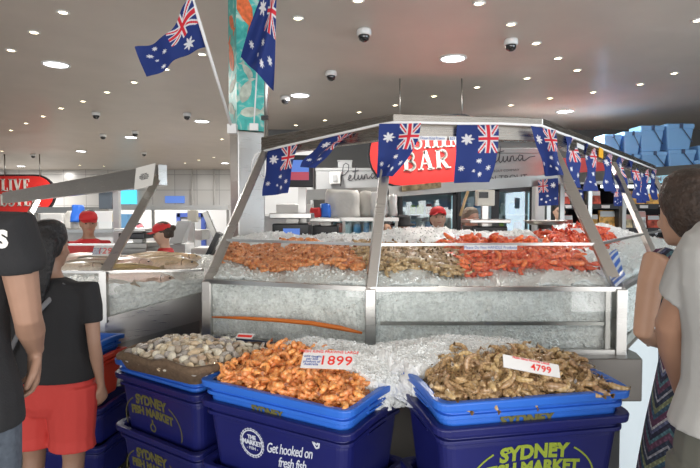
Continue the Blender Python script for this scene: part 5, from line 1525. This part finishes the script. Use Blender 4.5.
# ================================================================ people
def skin(name, c): return mat(name, c, .5, noise_s=12, noise_a=.08)


skin('skin_tan', (.52, .31, .21)); skin('skin_light', (.60, .38, .28)); skin('skin_fore', (.36, .21, .145)); skin('skin_brown', (.36, .20, .13)); skin('skin_red', (.60, .34, .25))  # skin_fore is tan skin with the foreground shade put into its colour
mat('hair_black', (.012, .011, .012), .5, bump=.8, bump_s=90); mat('hair_brown', (.045, .028, .02), .55, noise_s=30, noise_a=.6, bump=1, bump_s=70); mat('hair_grey', (.25, .2, .15), .7, bump=1, bump_s=90)
mat('eye_dark', (.01, .01, .01), .2); mat('lip', (.45, .15, .13), .5); mat('tee_grey', (.40, .40, .385), .85, noise_s=30, noise_a=.04); mat('trouser_olive', (.12, .12, .10), .9)
mat('jeans', (.10, .12, .15), .9, noise_s=60, noise_a=.25); mat('apron_blue', (.12, .16, .3), .8); mat('sleeve_grey', (.3, .3, .32), .8); mat('cap_pink', (.75, .25, .3), .7); mat('strap_grey', (.16, .16, .17), .6)
mat('shorts_red', (.60, .055, .045), .75, bump=.3, bump_s=30); mat('white_tee', (.7, .7, .7), .8)


def hand_blob(mb, w_, d, pn, s=1.0, curl=35, thumb_side=1, r=.0078):
    """w_: wrist point, d: direction of the hand, pn: direction the palm faces"""
    w_ = Vector(w_); d = Vector(d).normalized(); pn = Vector(pn); pn = (pn - d * pn.dot(d)).normalized(); sd = d.cross(pn) * thumb_side
    mb.loft([(w_ - d * .02 * s, .024 * s, .020 * s), (w_ + d * .02 * s, .032 * s, .017 * s), (w_ + d * .055 * s, .041 * s, .016 * s), (w_ + d * .088 * s, .040 * s, .013 * s)], 12, up=pn, round_ends=True)
    for k, (off, L) in enumerate(((.0335, .068), (.0113, .078), (-.0113, .073), (-.0335, .058))):
        p = w_ + d * (.082 - abs(off) * .25) * s + sd * off * s; pts = [(p - d * .02 * s, r * 1.1 * s, r * 1.1 * s), (p, r * 1.1 * s, r * 1.1 * s)]; a = radians(curl * .5)
        for j, f in enumerate((.45, .32, .23)):
            p = p + (d * cos(a) + pn * sin(a)) * L * f * s + sd * off * .04; pts.append((p, r * (1 - .1 * j) * s, r * (1 - .1 * j) * s)); a += radians(curl)
        mb.loft(pts, 8, up=pn if abs(pn.dot(d)) < .9 else sd, round_ends=True)
    p = w_ + d * .022 * s + sd * .026 * s; q = p + (d * .6 + sd * .6 + pn * .3).normalized() * .04 * s; e_ = q + (d * .9 + sd * .15 + pn * .45).normalized() * .034 * s
    mb.loft([(p - sd * .015, .013 * s, .013 * s), (p, .013 * s, .013 * s), (q, .0115 * s, .0115 * s), (e_, .009 * s, .009 * s)], 8, up=pn, round_ends=True)


def person(loc, rz, H, label, skin_m, hair='short', hair_m='hair_black', shirt=None, sleeve='short', bottom='jeans', cap=None, arms=None, head_pitch=0, head_turn=0,
           bottom_kind='trousers', voxel=.012, girl=False, apron=None, head_off=(0, 0, 0), wide=1.0, bun=False, longhair=False, hat=None, shirt_hem=.90, leg_dx=0, arm_k=1, sleeve_len=.62, neck_thick=1, handcurl=35, dress=None, shirt_low=None):
    s = H / 1.75; t = thing('person', label, 'person', loc, None, rz)
    M = Matrix.Translation(loc) @ Matrix.Rotation(rz, 4, 'Z'); Mi = M.inverted()
    def W(x, y, z): return M @ V(x * s, y * s, z * s)
    sw = (.165 if girl else .185) * wide; k = (.93 if girl else 1) * wide
    yd = M.to_3x3() @ V(0, 1, 0)
    b = MB()
    tor = [(.84, .14 * k, .10), (.90, .165 * k, .115), (.98, .16 * k, .108), (1.08, .135 * k, .095), (1.18, .145 * k, .10), (1.30, .170 * k, .112), (1.38, .172 * k, .10), (1.435, .13 * k, .075), (1.465, .075, .058), (1.50, .054 * neck_thick, .054 * neck_thick), (1.56, .052 * neck_thick, .054 * neck_thick)]
    b.loft([(W(0, .01 if z > 1.45 else 0, z), a * s, c * s) for z, a, c in tor], 20, up=yd, round_ends=True)
    # head
    Hm = M @ Matrix.Translation(V(head_off[0], head_off[1], head_off[2]) * s) @ Matrix.Translation(V(0, .015, 1.55) * s) @ Matrix.Rotation(head_turn, 4, 'Z') @ Matrix.Rotation(head_pitch, 4, 'X')
    def Hd(x, y, z): return Hm @ (V(x, y, z) * s)
    n = 18
    hp = [(-.035, .022, .03, .045), (-.028, .040, .045, .035), (-.005, .055, .066, .022), (.03, .066, .083, .012), (.07, .073, .095, .004), (.11, .076, .098, 0), (.145, .073, .093, -.002), (.175, .058, .075, -.004), (.195, .033, .045, -.004), (.202, .012, .015, -.004)]
    b.rings([[Hd(a * cos(2 * pi * i / n), yo + c * sin(2 * pi * i / n), z) for i in range(n)] for z, a, c, yo in hp])
    b.loft([(Hd(0, .088, .095), .008 * s, .008 * s), (Hd(0, .098, .07), .012 * s, .012 * s), (Hd(0, .107, .052), .016 * s, .012 * s), (Hd(0, .092, .046), .014 * s, .008 * s)], 8, up=yd, round_ends=True)
    for q in (-1, 1):
        b.ell(Hd(q * .077, -.005, .075), .012 * s, .02 * s, .032 * s, 10, 7)
        b.ell(Hd(q * .04, .072, .045), .022 * s, .02 * s, .02 * s, 8, 6)
    b.ell(Hd(0, .088, .018), .024 * s, .012 * s, .010 * s, 8, 6)
    # arms: lists of world points (shoulder, elbow, wrist, handdir, palmdir)
    A = {}
    for q, key in ((-1, 'L'), (1, 'R')):
        if arms and key in arms and arms[key]: sh, el, wr, hd, pn = [Vector(a) for a in arms[key]]
        else:
            sh, el, wr = W(q * sw, 0, 1.405), W(q * (sw + .025), -.01, 1.13), W(q * (sw + .02), .05, .88); hd, pn = (wr - el), M.to_3x3() @ V(-q, .2, 0)
        A[key] = (sh, el, wr, hd, pn)
        inn_ = sh + (M @ V(0, 0, 1.38 * s) - sh) * .3
        m1 = lerp(sh, el, .5); m2 = lerp(el, wr, .35)
        g_ = (.85 if girl else 1.0) * s * arm_k
        b.loft([(inn_, .05 * g_, .055 * g_), (sh, .054 * g_, .054 * g_), (lerp(sh, el, .3), .05 * g_, .05 * g_), (m1, .046 * g_, .047 * g_), (el, .038 * g_, .039 * g_), (m2, .041 * g_, .038 * g_), (lerp(el, wr, .8), .029 * g_, .027 * g_), (wr, .026 * g_, .022 * g_)], 12, up=yd, round_ends=True)
        hand_blob(b, wr, hd, pn, s * (.92 if girl else 1.03), handcurl, thumb_side=(-q if True else q))
    for q in (-1, 1):
        x = q * (.088 + leg_dx)
        b.loft([(W(x * .9, 0, .90), .09 * k * s, .10 * s), (W(x, .0, .78), .088 * k * s, .09 * s), (W(x, .01, .62), .07 * s, .075 * s), (W(x, .01, .49), .054 * s, .058 * s), (W(x, -.01, .36), .054 * s, .056 * s), (W(x, -.02, .22), .042 * s, .043 * s), (W(x, -.02, .1), .033 * s, .036 * s), (W(x, -.015, .05), .036 * s, .05 * s)], 12, up=yd)
        b.loft([(W(x, -.06, .035), .034 * s, .03 * s), (W(x, .03, .04), .042 * s, .035 * s), (W(x, .12, .025), .045 * s, .022 * s), (W(x, .17, .02), .03 * s, .015 * s)], 10, round_ends=True)
    b.build('body', MATS[skin_m], t, voxel=voxel)
    for q in (-1, 1):
        MB().ell(Hd(q * .031, .089, .082), .010 * s, .007 * s, .006 * s, 8, 6).build('eye', MATS['eye_dark'], t)
        MB().loft([(Hd(q * .014, .097, .102), .004 * s, .003 * s), (Hd(q * .032, .095, .106), .005 * s, .004 * s), (Hd(q * .048, .084, .101), .003 * s, .003 * s)], 6).build('eyebrow', MATS[hair_m], t)
    MB().loft([(Hd(-.022, .092, .02), .003 * s, .003 * s), (Hd(-.008, .101, .022), .005 * s, .005 * s), (Hd(.008, .101, .022), .005 * s, .005 * s), (Hd(.022, .092, .02), .003 * s, .003 * s)], 6).build('mouth', MATS['lip'], t)
    # shoes
    for q in (-1, 1):
        x = q * (.088 + leg_dx)
        MB().loft([(W(x, -.075, .04), .036 * s, .035 * s), (W(x, .03, .05), .05 * s, .048 * s), (W(x, .13, .035), .052 * s, .033 * s), (W(x, .19, .028), .036 * s, .024 * s)], 12, round_ends=True).build('shoe', MATS['black_plastic'], t)
    # hair
    if hair:
        h = MB(); thick = {'short': 1.10, 'puffy': 1.24, 'long': 1.14}[hair]
        rs = []
        for z, a, c, yo in [(-.0 if hair == 'puffy' else .02, .05, .05, -.045), (.04, .07, .07, -.03), (.08, .078, .085, -.022), (.12, .080, .095, -.014), (.15, .077, .094, -.006), (.18, .062, .08, -.004), (.203, .036, .048, -.004), (.212, .012, .016, -.004)]:
            rs.append([Hd(a * thick * cos(2 * pi * i / 22) + .006 * noise.noise(Vector((i, z * 30, 2))), yo - (.012 if z < .12 else 0) + c * (thick if sin(2 * pi * i / 22) < 0 else .98) * sin(2 * pi * i / 22), z + (.012 * (thick - 1) * 10 if z > .15 else 0)) for i in range(22)])
        h.rings(rs)
        if bun: h.ell(Hd(0, -.125, .13), .035 * s, .035 * s, .035 * s)
        if longhair: h.loft([(Hd(0, -.07, .12), .09 * s, .06 * s), (Hd(0, -.095, .02), .095 * s, .05 * s), (Hd(0, -.12, -.1), .08 * s, .04 * s), (Hd(-.01, -.135, -.28), .04 * s, .025 * s)], 12, up=yd, round_ends=True)
        h.build('hair', MATS[hair_m], t, voxel=max(.008, voxel * .8), smooth_it=1)
    if cap:
        c_ = MB(); rs = []
        for z, a, c, yo in [(.118, .083, .104, 0), (.14, .084, .106, 0), (.17, .078, .098, -.002), (.198, .058, .074, -.004), (.215, .03, .04, -.004), (.22, .006, .008, -.004)]:
            rs.append([Hd(a * 1.06 * cos(2 * pi * i / 22), yo + c * 1.06 * sin(2 * pi * i / 22), z) for i in range(22)])
        c_.rings(rs)
        o = c_.build('cap', MATS[cap], t)
        br = MB(); br.grid(lambda u, v: Hd((u - .5) * .155 * (1 - .35 * v * v), .075 + .105 * v - .05 * (2 * u - 1) ** 2 * 1.0, .128 - .018 * v - .012 * (2 * u - 1) ** 2), 12, 8)
        br.grid(lambda u, v: Hd((u - .5) * .155 * (1 - .35 * v * v), .075 + .105 * v - .05 * (2 * u - 1) ** 2, .122 - .018 * v - .012 * (2 * u - 1) ** 2), 12, 8)
        br.build('cap_brim', MATS[cap], t)
    if hat:
        MB().rings([[Hd(a * cos(2 * pi * i / 22), c * sin(2 * pi * i / 22), z) for i in range(22)] for z, a, c in [(.105, .15, .165), (.112, .155, .17), (.125, .092, .112), (.20, .086, .1), (.225, .06, .07), (.23, .01, .01)]]).build('hat', MATS[hat], t)
    # clothes
    if shirt:
        c_ = MB(); e_ = .014; low = shirt_low if shirt_low else shirt_hem
        c_.loft([(W(0, 0, z), (a + e_ + (.012 if z < 1.1 else 0)) * s, (c + e_ + (.014 if z < 1.25 else 0)) * s) for z, a, c in [(low, .165 * k, .118)] + [q_ for q_ in tor if low + .03 < q_[0] < 1.46] + [(1.468, .072, .06)]], 22, up=yd)
        for key in ('L', 'R'):
            sh, el, wr, hd, pn = A[key]; g_ = (.85 if girl else 1.0) * s
            inn_ = sh + (M @ V(0, 0, 1.38 * s) - sh) * .35
            endf = {'short': sleeve_len, 'none': .12, 'long': 1}[sleeve]; pth = [(inn_, .064 * g_, .068 * g_), (sh, .070 * g_, .068 * g_)]
            if sleeve != 'none': pth += [(lerp(sh, el, .3), .068 * g_, .066 * g_), (lerp(sh, el, endf), (.062 if sleeve == 'short' else .052) * g_, .060 * g_)]
            if sleeve == 'long': pth += [(lerp(el, wr, .5), .050 * g_, .050 * g_), (lerp(el, wr, .92), .040 * g_, .04 * g_)]
            c_.loft(pth, 14, up=yd)
        c_.build('shirt', MATS[shirt], t, voxel=voxel * .9 if voxel > .005 else .007, smooth_it=7)
    if apron:
        MB().grid(lambda u, v: W((u - .5) * .30, .135 + .02 * cos((u - .5) * 3) - .03 * (2 * u - 1) ** 2, 1.22 - v * .65), 10, 12).build('apron', MATS[apron], t)
    if bottom_kind == 'trousers' or bottom_kind == 'shorts':
        c_ = MB(); zl = .06 if bottom_kind == 'trousers' else .56; e_ = .014
        c_.loft([(W(0, 0, z), (a + .008) * s, (c + .010) * s) for z, a, c in [(.745, .12 * k, .09), (.80, .15 * k, .112), (.86, .16 * k, .118), (.92, .168 * k, .122), (1.0, .158 * k, .112)]], 20, up=yd)
        for q in (-1, 1):
            x = q * (.088 + leg_dx)
            L_ = [(.90, .10, .105), (.78, .098, .10), (.62, .085, .09), (.49, .075, .08), (.3, .068, .07), (.08, .062, .068)]
            L_ = [l for l in L_ if l[0] > zl] + [(zl, *(L_[-1][1:] if bottom_kind == 'trousers' else (.090, .10)))]
            c_.loft([(W(x, 0, z), a * k * s + .004, c * s + .004) for z, a, c in L_], 14, up=yd)
        c_.build(bottom_kind, MATS[bottom], t, voxel=voxel * .9 if voxel > .005 else .008, smooth_it=2)
    if dress:
        c_ = MB(); c_.loft([(W(0, 0, z), a * s, c * s) for z, a, c in [(.12, .27, .23), (.4, .25, .21), (.7, .225, .18), (.88, .20, .155), (1.0, .178, .135), (1.1, .160, .122), (1.2, .165, .125), (1.32, .178, .125), (1.40, .16, .105), (1.45, .11, .08)]], 40, up=yd)
        for key in ('L', 'R'):
            sh = A[key][0]; c_.loft([(sh + (M @ V(0, 0, 1.38 * s) - sh) * .5, .07 * s, .07 * s), (sh + (M @ V(0, 0, 1.40 * s) - sh) * .08, .062 * s, .066 * s)], 14, up=yd)
        c_.build('dress', dress, t, voxel=.008, smooth_it=2)
    t['_'] = 0; del t['_']
    return t, W, Hd


# patterned dress material: woven chevrons in purple, teal and grey
def chevron_mat():
    m = bpy.data.materials.new('chevron_dress'); m.use_nodes = True; nt = m.node_tree; N = nt.nodes; L = nt.links; B = N['Principled BSDF']; B.inputs['Roughness'].default_value = .85
    tc = N.new('ShaderNodeTexCoord'); sx = N.new('ShaderNodeSeparateXYZ'); L.new(tc.outputs['Object'], sx.inputs[0])
    def mth(op, a, b_=None, c=None):
        n_ = N.new('ShaderNodeMath'); n_.operation = op
        for i, v_ in enumerate((a, b_, c)):
            if v_ is None: continue
            if isinstance(v_, (int, float)): n_.inputs[i].default_value = v_
            else: L.new(v_, n_.inputs[i])
        return n_.outputs[0]
    at = mth('ARCTAN2', sx.outputs['Y'], sx.outputs['X'])
    tri = mth('PINGPONG', mth('MULTIPLY', at, .16), .075)
    h = mth('ADD', sx.outputs['Z'], mth('MULTIPLY', tri, 1.25))
    fr_ = mth('FRACT', mth('MULTIPLY', h, 5.2))
    cr = N.new('ShaderNodeValToRGB'); cr.color_ramp.interpolation = 'CONSTANT'; E = cr.color_ramp.elements
    cols = [(0, (.03, .04, .07)), (.10, (.30, .30, .34)), (.15, (.03, .04, .07)), (.24, (.12, .05, .09)), (.36, (.07, .15, .18)), (.44, (.03, .03, .06)), (.54, (.10, .11, .20)), (.62, (.45, .44, .45)), (.67, (.13, .05, .10)), (.80, (.04, .09, .14)), (.9, (.20, .22, .12))]
    E[0].position = 0; E[0].color = (*cols[0][1], 1); E[1].position = cols[1][0]; E[1].color = (*cols[1][1], 1)
    for p_, c in cols[2:]: e_ = E.new(p_); e_.color = (*c, 1)
    L.new(fr_, cr.inputs[0])
    w_ = N.new('ShaderNodeTexVoronoi'); w_.inputs['Scale'].default_value = 90; L.new(tc.outputs['Object'], w_.inputs[0])
    mr = N.new('ShaderNodeMapRange'); mr.inputs[1].default_value = .1; mr.inputs[2].default_value = .6; mr.inputs[3].default_value = 1.5; mr.inputs[4].default_value = .7; L.new(w_.outputs['Distance'], mr.inputs[0])
    sc_ = N.new('ShaderNodeVectorMath'); sc_.operation = 'SCALE'; L.new(cr.outputs[0], sc_.inputs[0]); L.new(mr.outputs[0], sc_.inputs['Scale']); L.new(sc_.outputs[0], B.inputs['Base Color'])
    return m


# --- left foreground man in black T-shirt
sh = P(26, 232, 1.45); 
aL = {'R': (P(14, 234, 1.45), P(28, 318, 1.50), P(35, 350, 1.62), (-.03, .03, -.2), (-.75, -.65, .0))}
tA, WA, _ = person((-1.17, 1.50, 0), radians(-4), 1.88, 'man in black T-shirt with white lettering, seen from behind at the left edge', 'skin_fore', shirt='black_cloth', arms=aL, voxel=.0044, shirt_hem=.88, handcurl=38, arm_k=.9, sleeve_len=.42, wide=1.18, head_off=(-.08, 0, 0))
text('S', P(2, 240, 1.27), (1, .1, 0), (0, 0, 1), .055, MATS['letter_white'], tA, off=.003, name='shirt_lettering')
# --- woman in black top and red shorts
tB, WB, HB = person((-1.37, 2.42, 0), radians(-8), 1.50, 'woman in black top and red shorts, back turned, behind the man at left', 'skin_fore', hair='long', longhair=True, shirt='black_cloth', bottom='shorts_red', bottom_kind='shorts', girl=True, wide=1.42, leg_dx=.028, voxel=.008, shirt_hem=.93)
MB().loft([(WB(.13, -.05, 1.44), .012, .004), (WB(.06, -.135, 1.33), .012, .004), (WB(-.06, -.15, 1.2), .012, .004), (WB(-.16, -.125, 1.05), .012, .004)], 8, up=(0, 1, 0)).build('bag_strap', MATS['strap_grey'], tB)
# --- woman in patterned dress
aC = {'L': (P(654, 262, 1.72), P(643, 332, 1.72), P(664, 345, 1.95), (.1, .2, .02), (0, -.2, -1))}
tC, WC, HC = person((1.20, 1.78, 0), radians(6), 1.66, 'woman with short brown hair in a patterned chevron dress at the right edge', 'skin_tan', hair='puffy', hair_m='hair_brown', arms=aC, dress=chevron_mat(), bottom_kind='none', girl=True, wide=1.05, voxel=.008, head_off=(-.075, 0, 0.0))
# --- man in grey T-shirt
aD = {'L': (P(711, 254, 1.24), P(672, 325, 1.34), P(684, 392, 1.44), (.04, .06, -.2), (1, 0, 0))}
tD, WD, HD_ = person((.962, 1.24, 0), radians(4), 1.86, 'man in pale grey T-shirt and olive trousers cut off by the right edge', 'skin_brown', shirt='tee_grey', bottom='trouser_olive', arms=aD, voxel=.007, shirt_hem=.98)
# --- staff
def reach(loc, rz, H, girl=True, low=1.0):
    s = H / 1.75; M = Matrix.Translation(loc) @ Matrix.Rotation(rz, 4, 'Z'); f = lambda x, y, z: M @ (V(x, y, z) * s); out = {}
    for q, k in ((-1, 'L'), (1, 'R')): out[k] = (f(q * .17, 0, 1.405), f(q * .21, .05, 1.14), f(q * .12, .27, low), M.to_3x3() @ V(-q * .2, 1, -.1), (0, 0, -1))
    return out


def staff(px, ytop, Y, rz, label, **k):
    H = (CZ + (213 - ytop) / F * Y); loc = (px_(px, Y), Y, 0)
    H = H / 1.015 if k.get('cap') or k.get('hat') else H / 1.005
    return person(loc, rz, H, label, arms=reach(loc, rz, H), girl=k.pop('girl', True), voxel=.012, **k)


staff(88, 209, 5.0, pi + .55, 'worker in red cap and red polo looking down, left kitchen', skin_m='skin_brown', cap='red_cloth', shirt='red_cloth', apron='apron_blue', head_pitch=-.08, hair='short')
staff(165, 221, 5.15, pi / 2 + .25, 'worker in red cap and red vest with grey sleeves seen in profile', skin_m='skin_light', cap='red_cloth', shirt='red_cloth', hair='short', hair_m='hair_brown', bun=True, head_pitch=-.15)
staff(57, 220, 6.8, pi + .5, 'worker whose red cap shows over the black-haired woman', skin_m='skin_tan', cap='red_cloth', shirt='white_tee', head_pitch=-.3)
staff(140, 222, 7.0, pi - .4, 'worker in pink cap bending behind the steel-topped scale', skin_m='skin_light', cap='cap_pink', shirt='white_tee', head_pitch=-.4)
staff(438, 205, 5.2, pi, 'worker in red cap facing the camera behind the raw prawns', skin_m='skin_light', cap='red_cloth', shirt='red_cloth', head_pitch=.22)
staff(403, 215, 5.7, pi, 'worker in a black brimmed hat beside the middle post', skin_m='skin_tan', hat='black_cloth', shirt='black_cloth', head_pitch=-.1)
staff(470, 208, 5.4, pi + .5, 'worker with grey-brown hair and reddish face left of the display pole', skin_m='skin_red', hair_m='hair_grey', shirt='white_tee', girl=False)
staff(386, 220, 6.6, pi, 'dark-haired worker half hidden under the steel bag rack', skin_m='skin_tan', shirt='white_tee')
staff(559, 203, 7.4, pi - .2, 'worker with dark beanie below the small far flag', skin_m='skin_light', shirt='white_tee', hair='short')
